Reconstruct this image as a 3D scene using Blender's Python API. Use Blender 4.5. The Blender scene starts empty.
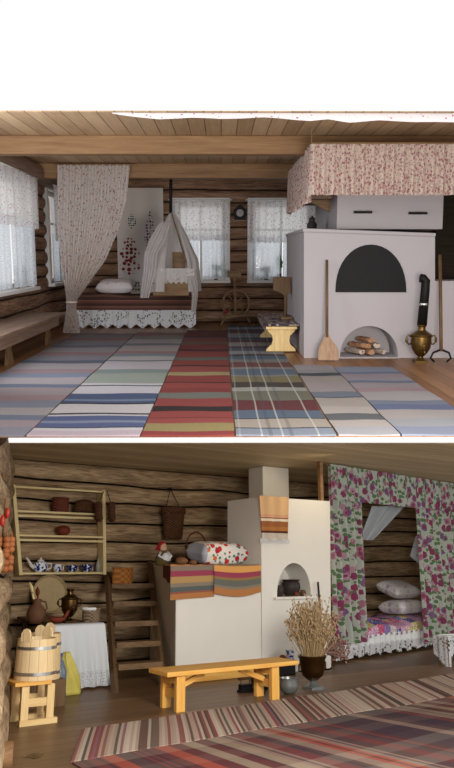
import bpy, bmesh, math, random
from mathutils import Vector, Matrix, noise, geometry
random.seed(7)
V = Vector
PI = math.pi
F = 720.0
scene = bpy.context.scene
col = scene.collection
CAM = V((0, 0, 6.0))

# ------------------------------------------------------------------ rooms
class Room:
    """A room with its own frame: X across, Y into the depth, Z up."""
    def __init__(s, hv, vpx, h):
        p = math.atan((384 - hv) / F)
        L = math.hypot(F, 384 - hv)
        psi = math.atan((227 - vpx) / L)
        F0 = V((0, math.cos(p), math.sin(p)))
        s.U = V((0, -math.sin(p), math.cos(p)))
        R0 = V((1, 0, 0))
        s.Y = F0 * math.cos(psi) - R0 * math.sin(psi)
        s.X = R0 * math.cos(psi) + F0 * math.sin(psi)
        s.h = h
        s.F0 = V((math.sin(psi), math.cos(psi), 0))
        o = CAM - s.U * h
        s.M = Matrix(((s.X.x, s.Y.x, s.U.x, o.x), (s.X.y, s.Y.y, s.U.y, o.y), (s.X.z, s.Y.z, s.U.z, o.z), (0, 0, 0, 1)))
    def P(s, u, v, x=None, y=None, z=None):
        d = V((u - 227, F, 384 - v))
        r = V((d.dot(s.X), d.dot(s.Y), d.dot(s.U)))
        if x is not None: t = x / r.x
        elif y is not None: t = y / r.y
        else: t = (z - s.h) / r.z
        return V((r.x * t, r.y * t, s.h + r.z * t))
    def mpp(s, p):
        return (p - V((0, 0, s.h))).dot(s.F0) / 735.0

A = Room(255, 221, 1.35)
B = Room(565, -273, 1.40)

# ------------------------------------------------------------------ mesh builder
class MB:
    def __init__(s):
        s.v = []; s.f = []; s.uv = []; s.m = []
    def face(s, idx, uv=None, m=0):
        s.f.append(tuple(idx)); s.uv.append(uv); s.m.append(m)
    def hexa(s, p, m=0):
        # p: 4 bottom (ccw) then 4 top
        b = len(s.v); s.v += [V(q) for q in p]
        for q in ((3, 2, 1, 0), (4, 5, 6, 7), (0, 1, 5, 4), (1, 2, 6, 5), (2, 3, 7, 6), (3, 0, 4, 7)):
            s.face([b + i for i in q], None, m)
        return s
    def box(s, x0, x1, y0, y1, z0, z1, m=0, fm=None):
        p = [(x0, y0, z0), (x1, y0, z0), (x1, y1, z0), (x0, y1, z0), (x0, y0, z1), (x1, y0, z1), (x1, y1, z1), (x0, y1, z1)]
        if fm: p = [fm(*q) for q in p]
        return s.hexa(p, m)
    def beam(s, a, b, w, d, up=V((0, 0, 1)), m=0):
        """bar with rectangular section from a to b; w across, d along 'up'-ish"""
        a = V(a); b = V(b); t = (b - a).normalized()
        side = t.cross(up)
        if side.length < 1e-4: side = t.cross(V((0, 1, 0)))
        side.normalize(); u2 = side.cross(t).normalized()
        c = [(-w / 2, -d / 2), (w / 2, -d / 2), (w / 2, d / 2), (-w / 2, d / 2)]
        return s.hexa([a + side * i + u2 * j for i, j in c] + [b + side * i + u2 * j for i, j in c], m)
    def prism(s, poly, vec, m=0, holes=()):
        vec = V(vec); loops = [[V(q) for q in poly]] + [[V(q) for q in h] for h in holes]
        tris = geometry.tessellate_polygon(loops)
        flat = [q for l in loops for q in l]
        b = len(s.v); n = len(flat)
        s.v += flat + [q + vec for q in flat]
        for t in tris:
            s.face([b + i for i in t], None, m); s.face([b + n + i for i in reversed(t)], None, m)
        k = b
        for l in loops:
            c = len(l)
            for i in range(c):
                j = (i + 1) % c
                s.face([k + i, k + j, k + n + j, k + n + i], None, m)
            k += c
        return s
    def tube(s, pts, r, n=10, m=0, cap=True, el=1.0):
        pts = [V(p) for p in pts]
        if not isinstance(r, (list, tuple)): r = [r] * len(pts)
        b = len(s.v); prev = None
        for i, p in enumerate(pts):
            t = (pts[min(i + 1, len(pts) - 1)] - pts[max(i - 1, 0)])
            t = t.normalized() if t.length > 1e-9 else V((0, 0, 1))
            if prev is None:
                a = t.cross(V((0, 0, 1)))
                if a.length < 1e-3: a = t.cross(V((0, 1, 0)))
            else:
                a = prev - t * prev.dot(t)
                if a.length < 1e-4: a = t.cross(V((0.3, 1, 0.2)))
            a.normalize(); prev = a; c = t.cross(a)
            for k in range(n):
                w = 2 * PI * k / n
                s.v.append(p + a * (r[i] * math.cos(w)) + c * (r[i] * el * math.sin(w)))
        for i in range(len(pts) - 1):
            for k in range(n):
                k2 = (k + 1) % n
                s.face([b + i * n + k, b + i * n + k2, b + (i + 1) * n + k2, b + (i + 1) * n + k], None, m)
        if cap:
            s.face([b + k for k in range(n)][::-1], None, m)
            e = b + (len(pts) - 1) * n
            s.face([e + k for k in range(n)], None, m)
        return s
    def lathe(s, c, prof, n=24, sx=1, sy=1, m=0, R=None):
        c = V(c); b = len(s.v)
        for (r, z) in prof:
            for k in range(n):
                w = 2 * PI * k / n
                q = V((max(r, 1e-4) * math.cos(w) * sx, max(r, 1e-4) * math.sin(w) * sy, z))
                if R is not None: q = R @ q
                s.v.append(c + q)
        for i in range(len(prof) - 1):
            for k in range(n):
                k2 = (k + 1) % n
                s.face([b + i * n + k, b + i * n + k2, b + (i + 1) * n + k2, b + (i + 1) * n + k],
                       [(k / n, i / 8), ((k + 1) / n, i / 8), ((k + 1) / n, (i + 1) / 8), (k / n, (i + 1) / 8)], m)
        s.face([b + k for k in range(n)][::-1], None, m)
        e = b + (len(prof) - 1) * n
        s.face([e + k for k in range(n)], None, m)
        return s
    def ball(s, c, rx, ry=None, rz=None, n=16, k=10, m=0, R=None, wob=0, seed=0):
        ry = rx if ry is None else ry; rz = rx if rz is None else rz
        b0 = len(s.v)
        prof = [(math.sin(PI * i / k), -math.cos(PI * i / k)) for i in range(k + 1)]
        S = Matrix.Diagonal((rx, ry, rz)).to_3x3()
        if R is not None: S = R @ S
        s.lathe(c, prof, n, m=m, R=S)
        if wob:
            c = V(c)
            for i in range(b0, len(s.v)):
                d = s.v[i] - c
                s.v[i] = c + d * (1 + wob * noise.noise(d.normalized() * 2.2 + V((seed, 0, 0))))
        return s
    def grid(s, f, nu, nv, W=1, H=1, m=0, uv0=(0, 0)):
        b = len(s.v)
        for j in range(nv + 1):
            for i in range(nu + 1):
                s.v.append(V(f(i / nu, j / nv)))
        for j in range(nv):
            for i in range(nu):
                q = b + j * (nu + 1) + i
                uvs = [(uv0[0] + W * a / nu, uv0[1] + H * c / nv) for a, c in ((i, j), (i + 1, j), (i + 1, j + 1), (i, j + 1))]
                s.face([q, q + 1, q + nu + 2, q + nu + 1], uvs, m)
        return s

def build(mb, name, mats, Minv=None, smooth=False, bevel=0, solid=0, sub=0, auto=None):
    me = bpy.data.meshes.new(name)
    vs = [tuple(Minv @ v) if Minv is not None else tuple(v) for v in mb.v]
    me.from_pydata(vs, [], mb.f)
    me.validate(clean_customdata=False)
    if not isinstance(mats, (list, tuple)): mats = [mats]
    for mt in mats: me.materials.append(mt)
    if len(me.polygons) == len(mb.f):
        if any(mb.uv):
            ul = me.uv_layers.new(name='UVMap')
            for p, uv in zip(me.polygons, mb.uv):
                if uv and len(uv) == p.loop_total:
                    for k, li in enumerate(p.loop_indices): ul.data[li].uv = uv[k]
        for p, mi in zip(me.polygons, mb.m): p.material_index = mi
    bm = bmesh.new(); bm.from_mesh(me)
    if not any(mb.uv): bmesh.ops.recalc_face_normals(bm, faces=bm.faces)
    bm.to_mesh(me); bm.free()
    if smooth:
        for p in me.polygons: p.use_smooth = True
        if auto:
            try: me.set_sharp_from_angle(angle=auto)
            except Exception: pass
    o = bpy.data.objects.new(name, me); col.objects.link(o)
    if solid:
        md = o.modifiers.new('thick', 'SOLIDIFY'); md.thickness = solid; md.offset = 0
    if bevel:
        md = o.modifiers.new('edge', 'BEVEL'); md.width = bevel; md.segments = 2; md.limit_method = 'ANGLE'; md.angle_limit = 0.7
    if sub:
        md = o.modifiers.new('sub', 'SUBSURF'); md.levels = sub; md.render_levels = sub
    return o

class Thing:
    def __init__(s, room, name, loc, label=None, cat=None, group=None, kind=None):
        s.room = room; s.T = Matrix.Translation(V(loc)); s.inv = s.T.inverted(); s.name = name
        s.root = bpy.data.objects.new(name, None); col.objects.link(s.root)
        s.root.empty_display_size = .1
        s.root.matrix_world = room.M @ s.T
        props(s.root, label, cat, group, kind)
    def part(s, name, mb, mat, parent=None, label=None, kind=None, **kw):
        o = build(mb, name, mat, s.inv, **kw)
        o.parent = parent or s.root
        if label: o['label'] = label
        if kind: o['kind'] = kind
        return o
def props(o, label=None, cat=None, group=None, kind=None):
    if label: o['label'] = label
    if cat: o['category'] = cat
    if group: o['group'] = group
    if kind: o['kind'] = kind
def solo(room, name, mb, mat, label=None, cat=None, loc=(0, 0, 0), group=None, kind=None, **kw):
    T = Matrix.Translation(V(loc))
    o = build(mb, name, mat, T.inverted(), **kw)
    o.matrix_world = room.M @ T
    props(o, label, cat, group, kind)
    return o
def struct(room, name, mb, mat, label=None, **kw):
    return solo(room, name, mb, mat, label, None, (0, 0, 0), None, 'structure', **kw)
def dup(root, room, old, new, label=None, scale=1.0, rz=0):
    """copy of a thing and its parts, moved from 'old' to 'new'"""
    r = root.copy(); col.objects.link(r)
    r.matrix_world = room.M @ Matrix.Translation(V(new)) @ Matrix.Rotation(rz, 4, 'Z') @ Matrix.Scale(scale, 4)
    if label: r['label'] = label
    for ch in list(root.children):
        c = ch.copy(); col.objects.link(c); c.parent = r
        for g in list(ch.children):
            d = g.copy(); col.objects.link(d); d.parent = c
    return r

# ------------------------------------------------------------------ materials
def srgb(c):
    if isinstance(c, str):
        c = [int(c[i:i + 2], 16) for i in (0, 2, 4)]
    out = []
    for x in c[:3]:
        x = x / 255.0
        out.append(x / 12.92 if x <= .04045 else ((x + .055) / 1.055) ** 2.4)
    return (*out, 1)
class N:
    def __init__(s, name):
        s.mat = bpy.data.materials.new(name); s.mat.use_nodes = True
        s.t = s.mat.node_tree; s.b = s.t.nodes['Principled BSDF']; s.out = s.t.nodes['Material Output']
        s.b.inputs['Specular IOR Level'].default_value = .25
    def n(s, typ, **kw):
        nd = s.t.nodes.new(typ)
        for k, v in kw.items(): setattr(nd, k, v)
        return nd
    def l(s, a, b): s.t.links.new(a, b)
    def setin(s, sock, val):
        if hasattr(val, 'is_output') or hasattr(val, 'links'): s.l(val, sock)
        else: sock.default_value = val
    def coord(s, uv=False):
        return s.n('ShaderNodeTexCoord').outputs['UV' if uv else 'Object']
    def mapping(s, vec, sc=(1, 1, 1), rot=(0, 0, 0), loc=(0, 0, 0)):
        m = s.n('ShaderNodeMapping'); s.l(vec, m.inputs[0])
        m.inputs['Scale'].default_value = sc; m.inputs['Rotation'].default_value = rot; m.inputs['Location'].default_value = loc
        return m.outputs[0]
    def noise(s, vec, scale=5, detail=4, rough=.55, dist=0):
        m = s.n('ShaderNodeTexNoise'); s.l(vec, m.inputs['Vector'])
        m.inputs['Scale'].default_value = scale; m.inputs['Detail'].default_value = detail
        m.inputs['Roughness'].default_value = rough; m.inputs['Distortion'].default_value = dist
        return m.outputs[0]
    def voro(s, vec, scale=5, feature='F1', rnd=1):
        m = s.n('ShaderNodeTexVoronoi', feature=feature); s.l(vec, m.inputs['Vector'])
        m.inputs['Scale'].default_value = scale; m.inputs['Randomness'].default_value = rnd
        return m
    def white(s, val, dim='1D'):
        m = s.n('ShaderNodeTexWhiteNoise', noise_dimensions=dim)
        s.l(val, m.inputs['W' if dim == '1D' else 'Vector']); return m
    def math(s, op, a, b=0.0, c=0.0, clamp=False):
        m = s.n('ShaderNodeMath', operation=op); m.use_clamp = clamp
        s.setin(m.inputs[0], a); s.setin(m.inputs[1], b); s.setin(m.inputs[2], c)
        return m.outputs[0]
    def sep(s, vec):
        m = s.n('ShaderNodeSeparateXYZ'); s.l(vec, m.inputs[0]); return m.outputs
    def comb(s, x=0.0, y=0.0, z=0.0):
        m = s.n('ShaderNodeCombineXYZ')
        for i, q in enumerate((x, y, z)): s.setin(m.inputs[i], q)
        return m.outputs[0]
    def ramp(s, fac, stops, const=False):
        r = s.n('ShaderNodeValToRGB'); s.l(fac, r.inputs[0]); cr = r.color_ramp
        if const: cr.interpolation = 'CONSTANT'
        stops = sorted(stops, key=lambda q: q[0])[:32]
        while len(cr.elements) < len(stops): cr.elements.new(.5)
        for e, (p, c) in zip(cr.elements, stops):
            e.position = min(max(p, 0), 1); e.color = srgb(c) if (isinstance(c, str) or max(c[:3]) > 1) else (*c[:3], 1)
        return r.outputs[0]
    def mix(s, fac, a, b, blend='MIX'):
        m = s.n('ShaderNodeMix', data_type='RGBA', blend_type=blend)
        s.setin(m.inputs['Factor'], fac)
        for k, q in (('A', a), ('B', b)):
            sock = [i for i in m.inputs if i.identifier == k + '_Color'][0]
            if isinstance(q, str): q = srgb(q)
            s.setin(sock, q)
        return [o for o in m.outputs if o.identifier == 'Result_Color'][0]
    def bump(s, h, st=.3, dist=.01):
        b = s.n('ShaderNodeBump'); b.inputs['Strength'].default_value = st; b.inputs['Distance'].default_value = dist
        s.l(h, b.inputs['Height']); s.l(b.outputs[0], s.b.inputs['Normal'])
    def fin(s, color, rough=.7, metal=0.0):
        s.setin(s.b.inputs['Base Color'], srgb(color) if isinstance(color, str) else color)
        s.setin(s.b.inputs['Roughness'], rough); s.b.inputs['Metallic'].default_value = metal
        return s.mat
    def sheer(s, alpha, color, transl=.5):
        """thin cloth: part of the light passes through"""
        d = s.n('ShaderNodeBsdfDiffuse'); tl = s.n('ShaderNodeBsdfTranslucent'); tr = s.n('ShaderNodeBsdfTransparent')
        for q in (d, tl): s.setin(q.inputs['Color'], srgb(color) if isinstance(color, str) else color)
        m1 = s.n('ShaderNodeMixShader'); m1.inputs[0].default_value = transl; s.l(d.outputs[0], m1.inputs[1]); s.l(tl.outputs[0], m1.inputs[2])
        m2 = s.n('ShaderNodeMixShader'); s.setin(m2.inputs[0], alpha); s.l(tr.outputs[0], m2.inputs[1]); s.l(m1.outputs[0], m2.inputs[2])
        s.l(m2.outputs[0], s.out.inputs['Surface']); s.t.nodes.remove(s.b)
        return s.mat

def m_plain(name, c, rough=.7, metal=0, var=.12, scale=12):
    k = N(name); co = k.coord(); nz = k.noise(co, scale, 5)
    c = srgb(c); d = tuple(x * (1 - var * 2) for x in c[:3]) + (1,)
    k.bump(nz, .15, .004)
    return k.fin(k.mix(nz, d, c), rough, metal)
def m_wood(name, c1, c2, axis='X', scale=1.0, rough=.6, bump=.2):
    k = N(name); co = k.coord()
    sc = {'X': (.35, 6, 6), 'Y': (6, .35, 6), 'Z': (6, 6, .35)}[axis]
    mp = k.mapping(co, tuple(q * scale for q in sc))
    g = k.noise(mp, 5, 6, .6, .6); g2 = k.noise(mp, 22, 3)
    f = k.math('ADD', k.math('MULTIPLY', g, .7), k.math('MULTIPLY', g2, .3))
    k.bump(f, bump, .004)
    return k.fin(k.ramp(f, [(.3, c1), (.68, c2)]), rough)
def m_boards(name, c1, c2, gap, width, along='Y', rough=.55, dark_gap=.035, spec=.25):
    k = N(name); co = k.coord(); x, y, z = k.sep(co)
    w, l = (x, y) if along == 'Y' else (y, x)
    q = k.math('DIVIDE', w, width); idx = k.math('FLOOR', q); fr = k.math('FRACT', q)
    rnd = k.white(idx).outputs[0]
    mp = k.comb(k.math('MULTIPLY', w, 9.0), k.math('ADD', k.math('MULTIPLY', l, .6), k.math('MULTIPLY', rnd, 40.0)), 0.0)
    g = k.noise(mp, 3, 6, .6, .8)
    f = k.math('ADD', k.math('MULTIPLY', g, .65), k.math('MULTIPLY', rnd, .35))
    base = k.ramp(f, [(.25, c1), (.7, c2)])
    edge = k.math('LESS_THAN', fr, dark_gap)
    k.bump(k.math('SUBTRACT', k.math('MULTIPLY', g, .3), edge), .35, .006)
    k.b.inputs['Specular IOR Level'].default_value = spec
    return k.fin(k.mix(edge, base, gap), rough)
def m_logs(name, dark, mid, light, bright=1):
    k = N(name); uv = k.coord(True); x, y, z = k.sep(uv)
    mp = k.comb(k.math('MULTIPLY', x, 1.1), k.math('MULTIPLY', y, 7.0), 0.0)
    g = k.noise(mp, 2.4, 9, .68, .8)
    big = k.noise(k.comb(k.math('MULTIPLY', x, .55), k.math('MULTIPLY', y, 2.2), 3.0), 1.6, 3)
    f = k.math('ADD', k.math('MULTIPLY', g, .62), k.math('MULTIPLY', big, .38))
    c = k.ramp(f, [(.34, dark), (.5, mid), (.66, light)])
    cr = k.noise(k.comb(k.math('MULTIPLY', x, .9), k.math('MULTIPLY', y, 26.0), 7.0), 3, 3)
    crk = k.ramp(cr, [(.34, (.25, .25, .25)), (.42, (1, 1, 1))])
    c2 = k.mix(1.0, c, crk, 'MULTIPLY')
    k.bump(f, .5, .02)
    return k.fin(c2, .85)
def m_cloth_ramp(name, stops, axis=1, scale=1.0, lines=None, rough=.9, fuzz=.25, extra=None):
    """stripes across the cloth in uv; stops in 0..1"""
    k = N(name); uv = k.coord(True); x, y, z = k.sep(uv)
    w = y if axis == 1 else x
    o = x if axis == 1 else y
    t = k.math('MULTIPLY', w, scale)
    if scale != 1.0: t = k.math('FRACT', t)
    nz = k.noise(k.comb(k.math('MULTIPLY', x, 60.0), k.math('MULTIPLY', y, 60.0), 0.0), 2, 3)
    t2 = k.math('ADD', t, k.math('MULTIPLY', k.math('SUBTRACT', nz, .5), .004))
    c = k.ramp(t2, stops, True)
    if lines:
        for (a, b, cc, al) in lines:
            m = k.math('MULTIPLY', k.math('GREATER_THAN', o, a), k.math('LESS_THAN', o, b))
            c = k.mix(k.math('MULTIPLY', m, al), c, cc)
    wv = k.noise(k.mapping(uv, (90, 14, 1) if axis == 1 else (14, 90, 1)), 4, 2)
    c = k.mix(fuzz, c, k.ramp(wv, [(.3, (.35, .35, .35)), (.7, (1, 1, 1))]), 'MULTIPLY')
    k.bump(wv, .4, .004)
    return k.fin(c, rough)
def m_floral(name, base, flowers, leaf, scale=9, r=.32, lr=.2, sheer=None, fold=0, base2=None, transl=.35):
    k = N(name); uv = k.coord(True)
    dist = k.noise(uv, scale * 1.7, 3)
    vec = k.mix(.08, uv, k.n('ShaderNodeTexNoise').outputs[1]) if False else uv
    v1 = k.voro(vec, scale, rnd=.85)
    wob = k.math('MULTIPLY', k.math('SUBTRACT', k.noise(uv, scale * 4, 2), .5), .35)
    d1 = k.math('ADD', v1.outputs['Distance'], wob)
    rnd = k.sep(v1.outputs['Color'])[0]
    fl = k.ramp(rnd, [(i / len(flowers), c) for i, c in enumerate(flowers)], True)
    petals = k.mix(k.math('GREATER_THAN', d1, r * .55), srgb(flowers[0]), fl)
    v2 = k.voro(k.mapping(uv, (1, 1.3, 1), loc=(.37, .21, 0)), scale * 1.35, rnd=1)
    d2 = k.math('ADD', v2.outputs['Distance'], wob)
    b = srgb(base)
    if base2: b = k.mix(k.noise(uv, scale * .6, 3), base, base2)
    c = k.mix(k.math('LESS_THAN', d2, lr), b, leaf)
    c = k.mix(k.math('LESS_THAN', d1, r), c, petals)
    if sheer: return k.sheer(sheer, c, transl)
    return k.fin(c, .9)
def m_lace(name, c='f2f2f0', scale=60, solid=.55, hole=.25, rows=None, transl=.5, dens=.45):
    """lace: a net whose holes let light through"""
    k = N(name); uv = k.coord(True)
    v = k.voro(uv, scale, rnd=.6)
    big = k.noise(uv, scale * .16, 3)
    fl = k.math('GREATER_THAN', big, dens)
    hm = k.math('LESS_THAN', v.outputs['Distance'], .42)
    a = k.math('SUBTRACT', 1.0, k.math('MULTIPLY', hm, 1 - hole))
    a = k.math('MAXIMUM', a, k.math('MULTIPLY', fl, solid))
    a = k.math('MULTIPLY', a, .97)
    return k.sheer(a, c, transl)

M = {}
M['log_a'] = m_logs('warm_brown_logs', '4a3428', '8a6a54', 'b09078')
M['log_b'] = m_logs('grey_brown_logs', '5c4832', 'a2886a', 'd4bc96')
M['caulk'] = m_plain('dark_oakum_caulking', '241b14', .95, 0, .3, 30)  # caulking strips, coloured dark to carry the shade between logs
M['ceil_a'] = m_boards('ceiling_pine_boards', '9a7c5c', 'c0a280', '54402e', .19, 'Y', dark_gap=.05)
M['ceil_b'] = m_boards('ceiling_grey_boards', 'b8a47e', 'dccaa6', '84704e', .16, 'X', dark_gap=.03)
M['floor_a'] = m_boards('floor_brown_boards', '6f4a2e', '9a6f4c', '2e1d12', .17, 'Y', rough=.4, spec=.4)
M['floor_b'] = m_boards('floor_dark_boards', '5e442c', '86684a', '2a1d12', .2, 'X', rough=.42, spec=.4)
M['beam_a'] = m_wood('beam_wood', '745236', '9c7a56', 'X', .5)
M['plaster'] = m_plain('white_lime_plaster', 'b4adb0', .85, 0, .04, 3)
M['plaster_b'] = m_plain('cream_lime_plaster', 'e6e2da', .85, 0, .04, 3)
M['pine'] = m_wood('pale_pine', 'd8b273', 'f0d6a2', 'X')
M['pine_z'] = m_wood('pale_pine_upright', 'd8b273', 'f0d6a2', 'Z')
M['birch_z'] = m_wood('pale_birch', 'c9a469', 'ecd09a', 'Z')
M['honey'] = m_wood('honey_pine', 'd9983f', 'f0bf6a', 'X')
M['honey_z'] = m_wood('honey_pine_upright', 'd9983f', 'f0bf6a', 'Z')
M['shelf'] = m_wood('shelf_wood', 'd2ba80', 'efe0b0', 'X')
M['shelf_z'] = m_wood('shelf_wood_upright', 'd2ba80', 'efe0b0', 'Z')
M['old'] = m_wood('old_dark_wood', '5c452e', '927454', 'X')
M['old_y'] = m_wood('old_dark_wood_long', '5c473a', '8f7766', 'Y')
M['old_z'] = m_wood('old_dark_wood_upright', '4f3a26', '7d6246', 'Z')
M['red_wood'] = m_wood('red_brown_wood', '5a2a1a', '8a4630', 'Z')
M['peel'] = m_wood('scorched_peel_wood', '8a6a50', 'b4937a', 'Z')
M['iron'] = m_plain('black_iron', '1c1a18', .55, .3, .2)
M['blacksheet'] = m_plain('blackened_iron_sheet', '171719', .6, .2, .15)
M['brass'] = m_plain('old_brass', '84683c', .42, .9, .3, 20)
M['darkbrass'] = m_plain('dark_brass', '5a4022', .35, .85, .3, 20)
M['steel'] = m_plain('bright_steel', 'c8c8c4', .25, .9, .1)
M['pewter'] = m_plain('pewter_grey', '8d9190', .35, .6, .1)
M['clay'] = m_plain('brown_clay', '6a4a34', .7, 0, .15)
M['redclay'] = m_plain('red_brown_clay', '7d3524', .6, 0, .2)
M['darkclay'] = m_plain('dark_clay', '3a3230', .5, 0, .2)
M['white_paint'] = m_plain('white_painted_wood', 'e4e2e0', .5, 0, .04)
M['black'] = m_plain('dark_cloth', '2a2520', .9, 0, .2)
M['white_cloth'] = m_plain('white_linen', 'e6e8ea', .9, 0, .03)
M['leaf'] = m_plain('plant_green', '5a8a3c', .6, 0, .2)
M['bread'] = m_plain('bread_crust', '8a6040', .8, 0, .2)
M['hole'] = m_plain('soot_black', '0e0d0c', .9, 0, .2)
M['dryplant'] = m_plain('dry_stems', 'c8aa80', .9, 0, .25, 60)
M['dryflower'] = m_plain('dried_pink_flowers', 'a07c70', .9, 0, .25, 60)

def m_glass():
    k = N('window_glass')
    tr = k.n('ShaderNodeBsdfTransparent'); gl = k.n('ShaderNodeBsdfGlossy'); gl.inputs['Roughness'].default_value = .02
    m = k.n('ShaderNodeMixShader'); m.inputs[0].default_value = .06
    k.l(tr.outputs[0], m.inputs[1]); k.l(gl.outputs[0], m.inputs[2]); k.l(m.outputs[0], k.out.inputs['Surface']); k.t.nodes.remove(k.b)
    return k.mat
M['glass'] = m_glass()
M['lace'] = m_lace('white_lace', 'eeeae8', 45, .85, .35)
M['lace_valance'] = m_floral('printed_window_valance', 'f2f0f0', ['c09498', '9a7884', 'd0acac'], '98a494', 22, .26, .2, sheer=.84, transl=.6)
M['sheer'] = m_lace('sheer_white_net', 'e6edf6', 90, .5, .30, transl=.65, dens=.48)
M['bedlace'] = m_lace('thick_lace', 'e6e6ea', 26, 1, .12, transl=.3, dens=.5)
M['chintz'] = m_floral('small_pink_sprig_cotton', 'e6dcd6', ['b06c74', '9a5864', 'c89494'], '8a9680', 16, .27, .2, sheer=.93, transl=.4)
M['chintz_d'] = m_floral('dense_pink_sprig_cotton', 'c4b0a4', ['9c6a6c', '8a5c62', 'b08c88'], '857a6c', 24, .40, .30)
M['roses'] = m_floral('big_rose_print_cotton', 'd2d0cc', ['984a6c', 'b87c94', '8a4a68', '8c6a94', 'c49cae'], '6a8a60', 7.5, .48, .42, sheer=.96, transl=.3, base2='b8c8b8')
M['pillow'] = m_floral('faded_rose_pillowcase', 'd9d4d6', ['c09aa8', 'a8a0b8', 'c8b0b8'], 'a8b0a0', 9, .3, .2)
M['pillow_fl'] = m_floral('pillow_floral_white', 'f1ede6', ['c8322c', 'd85a34', 'b0283c'], '3f7a6a', 11, .26, .26)
M['rosewhite'] = m_floral('white_rose_cotton', 'efe8ea', ['c0506a', 'd890a0'], 'a0a8a0', 14, .2, .1)
M['canopy'] = m_plain('white_muslin', 'd4ccc6', .9, 0, .03)
k = N('white_muslin_sheer'); M['muslin'] = k.sheer(.9, 'dcd6d4', .45)
k = N('thin_blue_white_net'); M['net'] = k.sheer(.72, 'dde6ee', .4)

# ------------------------------------------------------------------ log walls, windows
def logwall(mb, fm, s0, s1, z0, z1, rh, openings=(), bulge=.09, step=.3, seed=0, back=.14, wob=.03):
    n = int(round((z1 - z0) / rh)); rh = (z1 - z0) / n
    for r in range(n):
        za, zb = z0 + r * rh, z0 + (r + 1) * rh; zc = (za + zb) / 2
        cuts = {s0, s1}
        for (a, b, c, d) in openings:
            if d > za and c < zb: cuts |= {max(a, s0), min(b, s1)}
        cuts = sorted(cuts)
        for a, b in zip(cuts[:-1], cuts[1:]):
            if b - a < 1e-4: continue
            ivs = [(za, zb)]
            mid = (a + b) / 2
            for (oa, ob, c, d) in openings:
                if oa < mid < ob:
                    new = []
                    for (p, q) in ivs:
                        if d <= p or c >= q: new.append((p, q)); continue
                        if c > p: new.append((p, c))
                        if d < q: new.append((d, q))
                    ivs = new
            for (p, q) in ivs:
                if q - p < .01: continue
                K = 10; ns = max(1, int((b - a) / step))
                b0 = len(mb.v); W = K + 3
                for i in range(ns + 1):
                    s = a + (b - a) * i / ns
                    wr = noise.noise(V((s * .7, r * 5.3 + seed, 0)))
                    o0 = noise.noise(V((s * .8, r * 3.1 + seed, 9))) * wob * 1.3 if (r > 0 and p == za) else 0
                    o1 = noise.noise(V((s * .8, (r + 1) * 3.1 + seed, 9))) * wob * 1.3 if (r < n - 1 and q == zb) else 0
                    for j in range(K + 1):
                        z = p + (q - p) * (0, .05, .15, .26, .38, .5, .62, .74, .85, .95, 1)[j]
                        t = (z - zc) / (rh / 2)
                        d = bulge * math.sqrt(max(0, 1 - t * t * .98)) * (1 + .35 * wr)
                        f_ = (z - p) / (q - p); mb.v.append(fm(s, d, z + o0 * (1 - f_) + o1 * f_))
                    mb.v.append(fm(s, -back, q + o1)); mb.v.append(fm(s, -back, p + o0))
                for i in range(ns):
                    sa = a + (b - a) * i / ns; sb = a + (b - a) * (i + 1) / ns
                    for j in range(W):
                        j2 = (j + 1) % W
                        va = r * 1.37 + seed + j * .05; vb = r * 1.37 + seed + (j + 1) * .05
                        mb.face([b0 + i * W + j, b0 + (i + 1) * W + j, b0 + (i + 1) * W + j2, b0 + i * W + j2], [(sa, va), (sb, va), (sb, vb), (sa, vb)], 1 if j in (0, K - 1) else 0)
                mb.face([b0 + j for j in range(W)], [(b0 % 7 + .3 * math.cos(j), .3 * math.sin(j)) for j in range(W)])
                e = b0 + ns * W
                mb.face([e + j for j in range(W)][::-1], [(b0 % 7 + .3 * math.cos(j), .3 * math.sin(j)) for j in range(W)])
    return mb
def sheet(room, fm, s0, s1, z1, z0, d, amp=.02, waves=8, mat=None, name='', hem=0, hemn=0, W=None, seed=0, nu=70, nv=16, flare=0):
    """hanging cloth: top z1, bottom z0, gentle folds; scalloped hem"""
    mb = MB()
    def f(u, v):
        s = s0 + (s1 - s0) * u
        fold = amp * math.sin(2 * PI * waves * u + seed + .6 * math.sin(5 * u + seed)) * (.5 + .7 * v)
        zb = z0
        if hem: zb = z0 - hem * (1 - abs(((u * hemn) % 1) * 2 - 1))
        return fm(s, d + fold + flare * v, z1 + (zb - z1) * v)
    mb.grid(f, nu, nv, abs(s1 - s0) * (W or 1.2), abs(z1 - z0))
    return mb

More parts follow.
